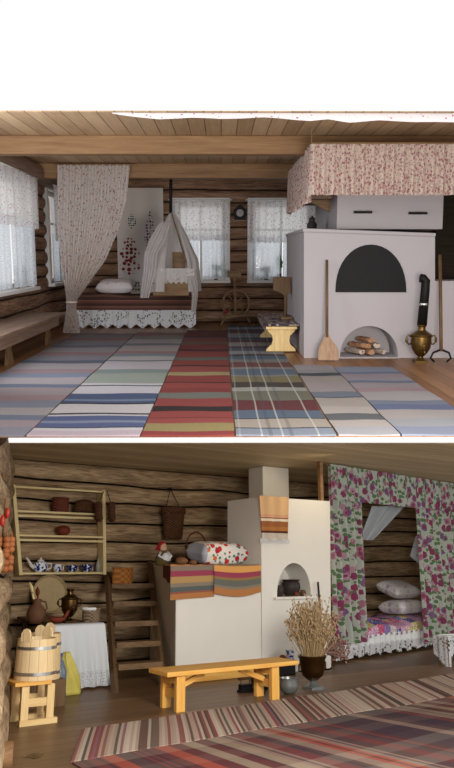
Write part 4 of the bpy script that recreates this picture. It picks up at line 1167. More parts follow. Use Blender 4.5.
# ---- ladder with treads
l0, l1 = PB(115, 692, z=0), PB(166, 690, z=0)
yl = l0.y
ytop = YB - .22
t = Thing(B, 'wooden_ladder', V(((l0.x + l1.x) / 2, yl, 0)), 'dark wooden ladder with wide treads leaning on the logs beside the stove', 'ladder')
lt, rt = PB(107, 572, y=ytop), PB(150, 560, y=ytop)
rb = V((PB(165, 690, y=yl).x - .03, yl, 0)); lb = V((l0.x, yl, 0))
for a_, b_ in ((lb, lt), (rb, rt)):
    p = MB(); d_ = .055
    p.hexa([a_ + V((-.022, -d_, 0)), a_ + V((.022, -d_, 0)), a_ + V((.022, d_, 0)), a_ + V((-.022, d_, 0)), b_ + V((-.022, -d_, 0)), b_ + V((.022, -d_, 0)), b_ + V((.022, d_, 0)), b_ + V((-.022, d_, 0))]); t.part('side_rail', p, M['old_z'])
for v in (586, 604, 624, 645, 667):
    # tread: find the height where the left rail shows at row v
    lo, hi = 0.0, 1.0
    def rowof(q):
        r = B.M @ q - CAM
        return 384 - F * r.z / r.y
    for _ in range(30):
        md = (lo + hi) / 2
        if rowof(lb + (lt - lb) * md) > v: lo = md
        else: hi = md
    L_ = lb + (lt - lb) * lo; R_2 = rb + (rt - rb) * (L_.z / rt.z)
    p = MB(); p.hexa([L_ + V((.022, -.1, -.03)), R_2 + V((-.022, -.1, -.03)), R_2 + V((-.022, .1, -.03)), L_ + V((.022, .1, -.03)), L_ + V((.022, -.1, .035)), R_2 + V((-.022, -.1, .035)), R_2 + V((-.022, .1, .035)), L_ + V((.022, .1, .035))]); t.part('tread', p, M['old'])
    if v == 586: tr0 = (L_, R_2)
bs = (tr0[0] * .62 + tr0[1] * .38) + V((-.06, -.03, .037))
basket(B, bs, .155, .085, .21, M['wick_honey'], 'honey coloured birch-bark box standing on the top tread of the ladder', name='bark_box', taper=1.0)

# ---- plate shelf on the wall
ysh = YB - .36
s_tl, s_tr, s_bl, s_br = PB(14, 487, y=ysh), PB(104, 489, y=ysh), PB(21, 574, y=ysh), PB(105, 575, y=ysh)
zrow = lambda v: (PB(20, v, y=ysh).z + PB(100, v, y=ysh).z) / 2
t = Thing(B, 'wall_shelf', V(((s_bl.x + s_br.x) / 2, ysh, s_bl.z)), 'open pale wooden plate rack with three shelves on the grey log wall', 'shelf')
xlf = lambda z: s_bl.x + (s_tl.x - s_bl.x) * (z - s_bl.z) / (s_tl.z - s_bl.z)
xrf = lambda z: s_br.x + (s_tr.x - s_br.x) * (z - s_br.z) / (s_tr.z - s_br.z)
dS = .2
zT, zBt = zrow(487.5), zrow(575)
for fx in (xlf, xrf):
    p = MB(); w_ = .025
    p.hexa([(fx(zBt) - w_, ysh, zBt), (fx(zBt) + w_, ysh, zBt), (fx(zBt) + w_, ysh + dS, zBt), (fx(zBt) - w_, ysh + dS, zBt), (fx(zT) - w_, ysh, zT), (fx(zT) + w_, ysh, zT), (fx(zT) + w_, ysh + dS, zT), (fx(zT) - w_, ysh + dS, zT)]); t.part('side_board', p, M['shelf_z'], bevel=.004)
shz = []
for v in (489, 512.5, 536, 573):
    z = zrow(v); 
    p = MB(); p.box(xlf(z) + .026, xrf(z) - .026, ysh + .005, ysh + dS, z - .018, z + .01); t.part('shelf_board', p, M['shelf'], bevel=.003); shz.append(z + .011)
for v in (517, 540.5):
    z = zrow(v)
    p = MB(); p.box(xlf(z) + .026, xrf(z) - .026, ysh - .0, ysh + .02, z - .018, z + .012); t.part('front_rail', p, M['shelf'])
def xon(u, z): return PB(u, 530, y=ysh + .1).x
ysm = ysh + .1
# things on the rack
def ontop(u, z): return V((PB(u, rowguess(z), y=ysm).x, ysm, z))
def rowguess(z): return 573 - (z - shz[3]) / max(1e-6, (shz[0] - shz[3])) * 84
b = ontop(60, shz[1]); basket(B, b, .12, .09, .2, M['wick_red'], 'round red-brown bark box standing on the upper shelf of the plate rack', name='bark_box', taper=1.0)
b = ontop(85, shz[1]); t = Thing(B, 'felt_hat', b, 'dark wide felt hat lying on the upper shelf of the plate rack', 'hat')
p = MB(); p.lathe(b, [(.21, 0), (.215, .02), (.15, .03)], 24, 1, .42); t.part('brim', p, M['black'], smooth=True)
p = MB(); p.lathe(b, [(.19, .02), (.18, .1), (.14, .17), (.06, .2), (.0, .205)], 24, 1, .55); t.part('crown', p, M['wick_dark'], smooth=True)
b = ontop(63, shz[2]); p = MB(); p.lathe(b, [(.05, 0), (.09, .03), (.105, .08), (.09, .12), (.04, .14), (.0, .145)], 20, 1, .85); solo(B, 'red_bowl', p, M['redclay'], 'upturned red-brown bowl alone on the middle shelf of the plate rack', 'bowl', b, smooth=True)
# china pattern
k = N('blue_white_china'); co = k.coord(); v_ = k.voro(co, 30, rnd=.9); nn = k.noise(co, 26, 3)
M['china'] = k.fin(k.mix(k.math('GREATER_THAN', nn, .53), 'e8ecf2', '26388a'), .2)
k = N('dark_blue_china'); co = k.coord(); nn = k.noise(co, 30, 3)
M['china_d'] = k.fin(k.mix(k.math('GREATER_THAN', nn, .46), 'dfe4ee', '1c2c6c'), .2)
b = ontop(40, shz[3])
t = Thing(B, 'teapot', b, 'white teapot with a big blue flower on the bottom shelf of the plate rack', 'teapot')
p = MB(); p.lathe(b, [(.06, 0), (.09, .03), (.11, .08), (.09, .13), (.05, .15)], 24, 1, .75); t.part('body', p, M['china'], smooth=True)
p = MB(); p.lathe(b + V((0, 0, .15)), [(.055, 0), (.04, .02), (.01, .028)], 16); ld = t.part('lid', p, M['white_paint'], smooth=True)
p = MB(); p.ball(b + V((0, 0, .188)), .016); t.part('knob', p, M['white_paint'], ld, smooth=True)
p = MB(); p.tube([b + V((-.09, 0, .06)), b + V((-.14, 0, .1)), b + V((-.19, 0, .18)), b + V((-.22, 0, .2))], [.03, .022, .014, .012], 10); t.part('spout', p, M['white_paint'], smooth=True)
p = MB(); p.tube([b + V((.09, 0, .12)), b + V((.16, 0, .12)), b + V((.16, 0, .06)), b + V((.10, 0, .04))], .011, 8); t.part('handle', p, M['white_paint'], smooth=True)
def cup(u, r, h, mat, lab, name='tea_cup'):
    b = ontop(u, shz[3]); t = Thing(B, name, b, lab, 'cup', 'blue and white cups on the bottom shelf')
    p = MB(); p.lathe(b, [(r * .5, 0), (r * .8, h * .3), (r, h), (r * .9, h), (r * .7, h * .3), (r * .4, .01)], 20); t.part('bowl', p, mat, smooth=True, auto=1.2)
    p = MB(); p.tube([b + V((r * .9, 0, h * .85)), b + V((r * 1.35, 0, h * .8)), b + V((r * 1.3, 0, h * .35)), b + V((r * .75, 0, h * .3))], .007, 6); t.part('handle', p, mat, smooth=True)
cup(57, .07, .11, M['china'], 'pale blue and white cup next to the teapot on the plate rack')
b = ontop(74, shz[3])
cup(71.5, .085, .10, M['china_d'], 'dark blue patterned cup in the middle of the bottom shelf')
cup(86.5, .085, .11, M['china_d'], 'dark blue patterned cup next to the small bottle on the bottom shelf')
b = ontop(98, shz[3]); p = MB(); p.lathe(b, [(.035, 0), (.04, .1), (.03, .14), (.014, .16), (.014, .2), (.018, .205)], 16)
solo(B, 'glass_bottle', p, m_plain('milky_glass', 'a8aa9c', .2), 'small milky bottle at the end of the bottom shelf of the plate rack', 'bottle', b, smooth=True)
# bast shoes hanging from the rack post
for i, (u, lab) in enumerate(((99, 'dark bast shoe hanging on the rack post, nearer the felt hat'), (112, 'dark bast shoe hanging on the rack post, farther from the felt hat'))):
    q0 = PB(u, 522, y=ysh - .11); q1 = PB(u - 1, 502, y=ysh - .11)
    t = Thing(B, 'bast_shoe', q0, lab, 'shoe', 'pair of bast shoes')
    ax = (q1 - q0)
    p = MB(); p.tube([q0, q0 + ax * .15, q0 + ax * .5, q0 + ax * .85, q1], [.04, .075, .065, .08, .045], 14, el=.8); t.part('sole_weave', p, M['wick_dark'], smooth=True)
    p = MB(); p.tube([q1 - V((0, 0, .02)), PB(104 + 3 * i, 491, y=ysh - .04)], .006, 5); t.part('lace', p, M['iron'])

# onion braid on the left wall
ob = PB(4, 548, x=fbl(PB(4, 548, y=8.3).y, .2, 1.6).x)
k_on = m_plain('onion_skin', '9a5a30', .6, 0, .3, 10)
yo = 7.9
def lw(u, v):
    # point on the left wall surface seen at u,v
    lo, hi = 5.6, YB
    for _ in range(30):
        md = (lo + hi) / 2
        q = fbl(md, .22, 1.6); r = B.M @ q - CAM
        if 227 + F * r.x / r.y > u: hi = md
        else: lo = md
    q = PB(u, v, y=lo); q2 = fbl(lo, .22, q.z)
    return q2
cpos = lw(5, 545)
t = Thing(B, 'onion_braid', PB(5, 569, y=cpos.y), 'braid of orange onions hanging on the slanting log wall', 'onions')
rr = random.Random(5)
p = MB(); zt9, zb9 = PB(5, 500, y=cpos.y).z, PB(5, 570, y=cpos.y).z; cpos.y -= .10; xo = PB(1.5, 540, y=cpos.y).x + .02
p.tube([V((xo, cpos.y, zt9)), V((xo, cpos.y, zb9 + .1))], .02, 8); t.part('braid', p, M['old_z'])
n_ = 0
for row in range(6):
    for sx in (-1, 0, 1):
        z = PB(5, 541 + row * 5.2, y=cpos.y).z; c = V((xo + sx * .045, cpos.y - .03 - .03 * (sx == 0), z + rr.uniform(-.015, .015)))
        p = MB(); p.ball(c, .030, .030, .028, 12, 8); p.tube([c + V((0, 0, .03)), c + V((0, 0, .06))], [.01, .004], 6)
        t.part('onion', p, k_on, smooth=True)
p = MB(); p.ball(V((xo - .03, cpos.y - .02, PB(3, 521, y=cpos.y).z)), .02, .02, .045); p.ball(V((xo - .0, cpos.y - .03, PB(3, 513, y=cpos.y).z)), .018, .02, .04); t.part('red_pepper', p, m_plain('red_pepper', '9a2a1c', .4), smooth=True)

# ---- side table with white cloth
ztb = .88
ft = PB(58, 690, z=0)
yT = PB(80, 690, z=0).y + .0
zt_b = PB(80, 628, y=yT).z
xa, xb = PB(52, 628, y=yT).x, PB(103, 628, y=yT).x
yTb = YB - .35
t = Thing(B, 'side_table', V(((xa + xb) / 2, yT, 0)), 'dark wooden side table against the log wall below the plate rack', 'table')
p = MB(); xa2_ = max(fbl(yT, .2, .9).x, fbl(yTb, .2, .9).x, xa) + .02; p.box(xa2_, xb, yT, yTb, zt_b - .0, zt_b + .04); t.part('tabletop', p, M['old'], bevel=.005)
for lx in (max(fbl(yTb, .2, .1).x, xa2_) + .03, xb - .12):
    for ly in (yT + .05, yTb - .12):
        p = MB(); p.box(lx, lx + .06, ly, ly + .06, 0, zt_b); t.part('leg', p, M['old_z'])
ztop = zt_b + .041
mlin = N('linen_lace_hem'); uv = mlin.coord(True); xx, yy, z_ = mlin.sep(uv)
vv = mlin.voro(uv, 50, rnd=.3); band = mlin.math('GREATER_THAN', yy, .80)
hm = mlin.math('MULTIPLY', band, mlin.math('LESS_THAN', vv.outputs[0], .3))
foldc = mlin.noise(mlin.mapping(uv, (8, .5, 1)), 3, 2)
mc = mlin.sheer(mlin.math('SUBTRACT', 1.0, mlin.math('MULTIPLY', hm, .7)), 'e2e7ec', .15)
t = Thing(B, 'table_cloth', V(((xa + xb) / 2, yT - .03, ztop)), 'white linen cloth with lace hem hanging from the side table', 'tablecloth')
zc0 = PB(85, 688, y=yT - .03).z
xb2 = PB(111, 680, y=yT - .03).x
def tc(u, v):
    top = .15; tt = top + ztop - zc0; q = v * tt
    fr = max(0, (q - top) / (tt - top))
    x = (xa + .02) + (xb - xa - .02 + (xb2 - xb) * fr) * u
    if q < top: return V((x, yT - .02 + (top - q), ztop + .008))
    return V((x, yT - .03 - .03 * fr * math.sin(30 * u) * 1 - .02, ztop + .008 - (q - top)))
p = MB(); p.grid(tc, 60, 30, 1, 1); t.part('fabric', p, mc, smooth=True)

def on_table(u, dy): return V((PB(u, 618, y=yT + dy).x, yT + dy, ztop + .001 + (.014 if dy < .2 else 0)))
# pale tray leaning
c = PB(49, 597, y=YB - .28)
t = Thing(B, 'woven_tray', V((c.x, c.y, c.z - .3)), 'big round pale woven tray leaning on the log wall under the plate rack', 'tray')
p = MB(); r_t = (PB(67, 597, y=c.y).x - PB(32, 597, y=c.y).x) / 2
tray_c = c.copy(); tray_c.z = ztop + r_t + .02
Rt = Matrix.Rotation(PI / 2 - .12, 3, 'X')
wt = wickermat('pale_straw', 'a8946c', 'c4b08a', 1.6)
p.lathe(tray_c, [(.01, .0), (r_t * .9, .0), (r_t, .05), (r_t * 1.02, .05), (r_t * .96, -.02), (.01, -.02)], 36, R=Rt); t.part('tray_body', p, wt, smooth=True, auto=.7)
# jug with spoons
jb = on_table(36, .40)
t = Thing(B, 'clay_jug', jb, 'brown clay jug at the end of the side table behind the wooden tub', 'jug')
p = MB(); p.lathe(jb, [(.07, 0), (.10, .05), (.115, .12), (.09, .18), (.05, .22), (.045, .26), (.06, .28), (.05, .28), (.035, .24)], 24); t.part('body', p, M['clay'], smooth=True)
p = MB(); p.tube([jb + V((.045, 0, .26)), jb + V((.11, 0, .24)), jb + V((.13, 0, .17)), jb + V((.10, 0, .13))], .011, 8); t.part('handle', p, M['clay'], smooth=True)
for i, (u, vt, vb, lab, mt) in enumerate(((29.5, 582, 598, 'plain brown wooden spoon standing in the brown clay jug', 'shelf_z'), (37.5, 587, 600, 'reddish wooden spoon standing in the brown clay jug', 'red_wood'))):
    a_ = PB(u, vt, y=jb.y); b_ = jb + V((.014 * (i * 2 - 1), 0, .2))
    t = Thing(B, 'wooden_spoon', b_, lab, 'spoon', 'wooden spoons in the clay jug')
    p = MB(); p.tube([b_, b_ + (a_ - b_) * .6], [.011, .012], 8); t.part('handle', p, M[mt], smooth=True)
    p = MB(); d_ = (a_ - b_); p.tube([b_ + d_ * .5, b_ + d_ * .62, b_ + d_ * .8, a_], [.012, .045, .055, .012], 12, el=.4); t.part('spoon_bowl', p, M[mt], smooth=True)
# red-brown duck-shaped ladle bowl
b = on_table(57, .18)
t = Thing(B, 'carved_ladle', b, 'red-brown carved wooden ladle bowl in front of the pale round tray', 'ladle')
p = MB(); p.lathe(b, [(.04, 0), (.075, .03), (.085, .06), (.08, .06), (.06, .03)], 20, 1.2, .8); t.part('bowl', p, M['redclay'], smooth=True)
p = MB(); p.tube([b + V((.08, 0, .05)), b + V((.12, 0, .09)), b + V((.13, 0, .12)), b + V((.15, 0, .13))], [.024, .022, .02, .012], 10); t.part('handle', p, M['redclay'], smooth=True)
samovar(B, on_table(69, .36), .40, M['darkbrass'], 'small dark brass samovar on the side table below the plate rack')
# teapot on samovar omitted ; crown
b = on_table(91, .30)
t = basket(B, b, .115, .09, .15, M['wick_grey'], 'grey-brown wicker basket with a white cloth edge on the side table', taper=.9)
p = MB(); p.tube([b + V((.115 * math.cos(a), .09 * math.sin(a), .155)) for a in [PI * .55 + PI * i / 12 for i in range(13)]], .018, 8); t.part('cloth_edge', p, M['white_cloth'], smooth=True)

# ---- tub on stool
sbp = [PB(20, 728, z=0), PB(56, 722, z=0)]
ysf = PB(38, 725, z=0).y
zst = PB(35, 681, y=ysf).z
sx0, sx1 = PB(14.5, 680, y=ysf).x, PB(51, 680, y=ysf).x
bx0, bx1 = PB(19, 725, y=ysf).x, PB(57, 720, y=ysf).x
t = Thing(B, 'wooden_stool', V(((sx0 + sx1) / 2, ysf, 0)), 'small pine stool with sled feet carrying the wooden tub', 'stool')
p = MB(); p.box(sx0, sx1, ysf - .03, ysf + .34, zst - .035, zst); t.part('seat', p, M['honey'], bevel=.005)
ll, lr_ = PB(25, 705, y=ysf).x, PB(50.5, 705, y=ysf).x
for lx in (ll, lr_):
    for ly in (ysf, ysf + .26):
        p = MB(); p.box(lx - .035, lx + .035, ly, ly + .05, .05, zst - .036); t.part('leg', p, M['pine_z'], bevel=.003)
for ly in (ysf - .01, ysf + .25):
    p = MB(); p.box(bx0, bx1, ly, ly + .07, 0, .05); t.part('foot_rail', p, M['pine'], bevel=.003)
    p = MB(); p.box(ll + .036, lr_ - .036, ly + .015, ly + .045, zst * .42, zst * .42 + .07); t.part('stretcher', p, M['pine'])
k = N('tub_staves'); co = k.coord(); x, y, z = k.sep(co)
an = k.math('MULTIPLY', k.math('ARCTAN2', y, x), 14 / (2 * PI)); fr = k.math('FRACT', an); idx = k.math('FLOOR', an)
g = k.noise(k.mapping(co, (9, 9, 1)), 6, 4); rd = k.white(idx).outputs[0]
cst = k.ramp(k.math('ADD', k.math('MULTIPLY', g, .6), k.math('MULTIPLY', rd, .4)), [(.25, 'e0c290'), (.75, 'f0dab0')])
M['tub'] = k.fin(k.mix(k.math('LESS_THAN', fr, .05), cst, 'b8935c'), .55)
def tub(base, r0, r1, h, lab, ears=((0, 1),), pang=0.0):
    t = Thing(B, 'wooden_tub', base, lab, 'tub', 'pale coopered tubs by the slanting log wall')
    p = MB(); p.lathe(base, [(r0, 0), (r1, h), (r1 - .02, h), (r0 - .02, .03), (.01, .03)], 32); sv = t.part('staves', p, M['tub'], smooth=True, auto=.6)
    for z in (.12, .74):
        rr_ = r0 + (r1 - r0) * z
        p = MB(); p.lathe(base + V((0, 0, h * z)), [(rr_ + .001, 0), (rr_ + .005, 0), (rr_ + .005 + (r1 - r0) * .08, .028), (rr_ + .001, .028)], 32); t.part('hoop', p, M['steel'], sv, smooth=True, auto=.5, label='shiny steel hoop')
    for a in (pang, pang + PI):
        c = base + V((math.cos(a) * (r1 - .01), math.sin(a) * (r1 - .01), h))
        tx = V((-math.sin(a), math.cos(a), 0)); nx = V((math.cos(a), math.sin(a), 0))
        pr = [(-.055, -.02), (.055, -.02), (.052, .05), (.03, .085), (0, .095), (-.03, .085), (-.052, .05)]
        p = MB(); p.prism([c + tx * q + V((0, 0, w)) - nx * .012 for q, w in pr], nx * .024); t.part('ear', p, M['tub'], bevel=.003)
    return t
tbz = zst + .001
tc_ = V((PB(35, 676, y=ysf + .15).x, ysf + .15, tbz))
htub = PB(36, 638, y=ysf + .15).z - zst
rt = (PB(56, 650, y=ysf + .15).x - PB(17, 650, y=ysf + .15).x) / 2
tub(tc_, rt * 1.02, rt * .94, htub, 'pale wooden tub with two steel hoops standing on the small stool', pang=.6 + PI)
# second tub behind on a low bench
s2 = V((PB(47, 660, y=ysf + .75).x, ysf + .85, 0))
z2b = PB(47, 678, y=s2.y).z
t = Thing(B, 'wooden_block', s2, 'low wooden block carrying the second tub behind the stool', 'block')
p = MB(); p.box(s2.x - .2, s2.x + .2, s2.y - .16, s2.y + .16, 0, z2b); t.part('block_body', p, M['old_z'], bevel=.01)
tub(s2 + V((0, 0, z2b + .001)), rt * .93, rt * .87, PB(47, 633, y=s2.y).z - z2b, 'second pale wooden tub half hidden behind the tub on the stool', pang=.9)
# yellow bag, bottle
b = PB(71, 690, z=0); b.y = min(b.y, yT - .22); b.x = PB(71, 690, y=b.y).x; b.z = 0
k = N('yellow_plastic_bag'); co = k.coord(); M['bag'] = k.fin(k.mix(k.noise(co, 9, 3), 'b8a84a', 'd8cc6a'), .35)
hbag = PB(68, 652, y=b.y).z
p = MB()
def bag(u, v):
    a = 2 * PI * u; w = 1 - v
    r = .12 * (1 - .75 * v ** 2) + .012 * math.sin(5 * a + 6 * v)
    return b + V((math.cos(a) * r - .07 * v, math.sin(a) * r * .55, .002 + hbag * v))
p.grid(bag, 30, 16, 1, 1)
solo(B, 'plastic_bag', p, M['bag'], 'yellow plastic bag standing under the white table cloth', 'bag', b, smooth=True, solid=.004)
b = PB(57.5, 699, z=0)
t = Thing(B, 'water_bottle', b, 'large clear plastic water bottle with blue bands beside the stool', 'bottle')
k = N('clear_blue_plastic'); k.b.inputs['Transmission Weight'].default_value = .6; M['petb'] = k.fin('9fb0c4', .15)
hw = PB(57, 655, y=b.y).z
p = MB(); r_ = .085; p.lathe(b, [(r_ * .9, 0), (r_, .02), (r_, hw * .2), (r_ * .94, hw * .25), (r_, hw * .3), (r_, hw * .62), (r_ * .55, hw * .85), (.025, hw * .92), (.025, hw)], 24); t.part('body', p, M['petb'], smooth=True)
p = MB(); p.lathe(b + V((0, 0, .025)), [(r_ + .002, 0), (r_ + .003, .03), (r_ + .002, .035)], 24); t.part('blue_band', p, m_plain('blue_plastic', '3a5aa8', .4), smooth=True)
p = MB(); p.lathe(b + V((0, 0, hw)), [(.03, -.02), (.03, .015), (.005, .017)], 16); t.part('cap', p, m_plain('blue_cap', '3a5aa8', .4))
# cut log end at the near left
b = PB(-2, 762, z=0)
p = MB(); 
cL = PB(12, 756, z=.10)
t_ = MB(); t_.tube([cL + V((-.34, .1, 0)), cL + V((.0, -.02, 0))], .10, 20)
o = solo(B, 'log_stump', t_, M['beam_a'], 'short sawn log lying on the floor against the slanting wall', 'log', V((cL.x, cL.y, 0)), smooth=True, auto=.6)
# water stain
k = N('wet_patch'); M['wet'] = k.fin('2a1a10', .15)
c = PB(34, 756, z=.0); m = MB()
pts = [c + V(((.06 + .015 * math.sin(3 * a)) * math.cos(a) * 1.2, (.08 + .02 * math.sin(2 * a)) * math.sin(a), .0008)) for a in [2 * PI * i / 28 for i in range(28)]]
m.prism(pts, (0, 0, .001)); solo(B, 'water_puddle', m, M['wet'], 'small dark wet patch on the floor boards below the stool', 'puddle', c)

# ---- things on the floor by the stove
zf = lambda u, v: PB(u, v, z=0)
b = zf(289, 694); p = MB(); r_ = .105; p.lathe(b, [(r_ * .5, 0), (r_ * .9, .04), (r_ * 1.05, .1), (r_ * .9, .15), (r_ * .98, .17), (r_ * .9, .17), (r_ * .8, .14), (r_ * .6, .03)], 24)
solo(B, 'metal_pot', p, M['pewter'], 'round grey metal pot on the floor beside the bench leg', 'pot', b, smooth=True, auto=1.2)
for (u, v, lab) in ((246, 692, 'dark charcoal iron with wooden handle on the floor, nearer the ladder'), (261, 690, 'dark charcoal iron with wooden handle on the floor, nearer the bench leg')):
    b = zf(u, v); t = Thing(B, 'charcoal_iron', b, lab, 'iron', 'old charcoal irons under the bench')
    pr = [(-.1, -.04), (.04, -.05), (.11, 0), (.04, .05), (-.1, .04)]
    p = MB(); p.prism([b + V((x, y, .001)) for x, y in pr], (0, 0, .025)); p.prism([b + V((x * .85, y * .85, .026)) for x, y in pr], (0, 0, .06)); t.part('body', p, M['iron'], bevel=.004)
    p = MB(); p.tube([b + V((-.07, 0, .08)), b + V((-.07, 0, .14))], .006, 6); p.tube([b + V((.05, 0, .08)), b + V((.05, 0, .14))], .006, 6); p.tube([b + V((-.1, 0, .145)), b + V((.07, 0, .145))], .016, 10); t.part('handle', p, M['old'], smooth=True)
p = MB(); b = zf(268, 697) + V((0, .0, 0)); 
p.tube([b + V((-.05, 0, .0)), b + V((-.05, 0, .17)), b + V((.0, 0, .2))], .01, 6) if False else p.lathe(zf(256, 684) , [(.06, 0), (.07, .05), (.06, .12), (.045, .13)], 18)
solo(B, 'clay_mug', p, M['clay'], 'brown clay mug on the floor under the bench behind the irons', 'mug', zf(256, 684), smooth=True)

# pile on dark box: box with mug and toy
ybx = yF - .22
bxa, bxb = PB(279, 676, y=ybx).x, PB(296, 676, y=ybx).x
zbx = PB(288, 663, y=ybx).z
p = MB(); p.box(bxa, bxb, ybx, yF - .06, 0, zbx); solo(B, 'iron_box', p, M['iron'], 'black iron box standing against the stove base beside the dried flowers', 'box', V(((bxa + bxb) / 2, ybx, 0)), bevel=.01)
b = V((PB(299, 663, y=ybx + .06).x - .02, ybx + .06, zbx + .001)); b.x = bxb - .05
t = Thing(B, 'painted_mug', b, 'white mug with blue painting on the black iron box', 'mug')
p = MB(); p.lathe(b, [(.05, 0), (.055, .01), (.055, .15), (.048, .15), (.045, .02)], 20); t.part('body', p, M['china'], smooth=True, auto=.8)
for dz, sx in ((.06, -.07), (.085, .0), (.06, .065)):
    pass
for i, (dx, lab) in enumerate(((-.12, 'brown wooden ball toy on the black iron box, farther from the flowers'),)):
    p = MB(); p.ball(b + V((dx, -.0, .05)), .05); solo(B, 'wooden_ball', p, M['redclay'], 'red-brown wooden ball on the black iron box beside the painted mug', 'ball', b + V((dx, 0, 0)), smooth=True)

# dried flowers in the bronze pot on a foot
vb = zf(313, 689)
t = Thing(B, 'footed_urn', vb, 'dark bronze footed urn on the floor in front of the stove', 'urn')
mp_ = B.mpp(vb)
H = 47 * mp_; 
zrim = PB(313, 655, y=vb.y).z; rU = 12.5 * mp_
p = MB(); p.box(vb.x - .09, vb.x + .09, vb.y - .09, vb.y + .09, 0, .03); p.lathe(vb + V((0, 0, .03)), [(.09, 0), (.06, .02), (.035, .05), (.045, .07)], 24); t.part('foot', p, M['pewter'], smooth=True, auto=.6)
p = MB(); p.lathe(vb + V((0, 0, .10)), [(.06, 0), (rU * .8, .05), (rU * .93, .12), (rU, zrim - .14), (rU * 1.1, zrim - .12), (rU * 1.1, zrim - .10), (rU * .95, zrim - .10), (rU * .8, .08)], 28); t.part('body', p, M['darkbrass'], smooth=True, auto=.9)
for sx in (-1, 1):
    p = MB(); p.tube([vb + V((sx * rU, 0, zrim - .08)), vb + V((sx * (rU + .05), 0, zrim - .09)), vb + V((sx * (rU + .05), 0, zrim - .16)), vb + V((sx * rU, 0, zrim - .17))], .011, 8); t.part('handle', p, M['darkbrass'], smooth=True)
rr = random.Random(12)
fb = vb + V((0, 0, zrim - .1))
st = MB(); hd = MB(); hd2 = MB()
H2 = PB(313, 594, y=vb.y).z - zrim
for i in range(170):
    a = rr.uniform(0, 2 * PI); q = rr.random() ** .7; L_ = H2 * rr.uniform(.4, 1.0)
    sp = .34 * q
    tip = fb + V((math.cos(a) * sp + rr.uniform(-.06, .06), math.sin(a) * sp * .7, .08 + L_ * (1 - .2 * q * q)))
    mid_ = fb + V((math.cos(a) * sp * .55, math.sin(a) * sp * .4, L_ * .45))
    b0_ = fb + V((math.cos(a) * rU * .6 * rr.random(), math.sin(a) * rU * .6 * rr.random(), -.05))
    st.tube([b0_, mid_, tip], [.0045, .004, .003], 4, cap=False)
    for k_ in range(6):
        f = rr.uniform(.1, 1.0); cc = mid_ + (tip - mid_) * f
        e_ = cc + V((rr.uniform(-.07, .07), rr.uniform(-.05, .05), rr.uniform(.02, .07)))
        st.tube([cc, e_], .0025, 3, cap=False); hd.ball(e_, .009, .009, .014, 5, 4)
for i in range(60):
    a = rr.uniform(-.5, .7); L_ = rr.uniform(.25, .5)
    tip = fb + V((.18 + L_ * math.cos(a) * .75, rr.uniform(-.12, .1), .02 + L_ * .5 * math.sin(a) + .1))
    hd2.tube([fb + V((.04, 0, -.03)), fb + V((.15, 0, .12)), tip], .003, 4, cap=False)
    for k_ in range(5):
        hd2.ball(tip + V((rr.uniform(-.06, .02), rr.uniform(-.03, .03), rr.uniform(-.04, .04))), .012, .012, .014, 5, 4)
t = Thing(B, 'dried_flowers', fb, 'big bunch of dry straw-coloured stems and flowers standing in the bronze urn', 'dried flowers')
t.part('stem', st, M['dryplant']); t.part('flower_head', hd, M['dryplant'], label='straw-coloured seed heads'); t.part('flower_spray', hd2, M['dryflower'], label='dull pink flower heads')
# poker
a_, b_ = PB(318, 582, y=yF - .04), zf(324, 668)
b_.y = min(b_.y, yF - .16)
b_ = V((PB(325, 672, y=yF - .2).x, yF - .2, .01))
t = Thing(B, 'poker', b_, 'long dark poker leaning on the stove behind the dried flowers', 'poker')
p = MB(); p.tube([b_, a_], .014, 8); t.part('shaft', p, M['iron'], smooth=True)
p = MB(); p.tube([b_ + V((0, 0, .012)), b_ + V((.06, -.03, .012)), b_ + V((.09, -.03, .03))], .012, 8); t.part('hook', p, M['iron'], smooth=True)

# ---- bed alcove with rose curtains
e0, e1 = PB(326, 665, z=0), PB(454, 645, z=0)
dirb = (e1 - e0).normalized(); nb = V((-dirb.y, dirb.x, 0))
if nb.y < 0: nb = -nb
def bl_(s, d, z):  # s metres along the bed front from e0; d into the room (towards the viewer)
    return e0 + dirb * s - nb * d + V((0, 0, z))
def onfront(u, v, d=0.0):
    """point on the vertical plane of the bed front, seen at u, v"""
    dd = V((u - 227, F, 384 - v)); r = V((dd.dot(B.X), dd.dot(B.Y), dd.dot(B.U)))
    o_ = V((0, 0, B.h)); pl0 = e0 - nb * d
    tt = (pl0 - o_).dot(nb) / r.dot(nb)
    return o_ + r * tt
def sof(u, v, d=0.0): return (onfront(u, v, d) - (e0 - nb * d)).dot(dirb)
zq = onfront(390, 632).z
bedL = sof(450, 640)
t = Thing(B, 'bed', bl_(bedL / 2, 0, 0), 'bed with patchwork quilt and lace skirt inside the rose curtains', 'bed')
p = MB(); p.box(0, 1, 0, 1, 0, 1); p = MB()
def fbed(s, y, z): return bl_(s, 0, z) + V((0, y, 0))
depb = .95
def in_room(q): q.y = min(q.y, YB - .2); return q
p.box(.12, bedL, .04, depb, .22, .34, 0, lambda s, y, z: in_room(fbed(s, y, z))); t.part('bed_frame', p, M['old'])
for (ls, ly) in ((.16, .08), (bedL - .1, .08), (.16, depb - .25), (bedL - .1, depb - .25)):
    p = MB(); p.box(ls, ls + .07, ly, ly + .07, 0, .22, 0, lambda s, y, z: in_room(fbed(s, y, z))); t.part('leg', p, M['old_z'])
p = MB(); p.box(.12, bedL, .04, depb, .341, zq - .03, 0, lambda s, y, z: in_room(fbed(s, y, z))); mtt = t.part('mattress', p, M['white_cloth'], bevel=.04)
k = N('patchwork_quilt'); uv = k.coord(True); v_ = k.voro(uv, 5.5, rnd=.5); v_.distance = 'CHEBYCHEV'
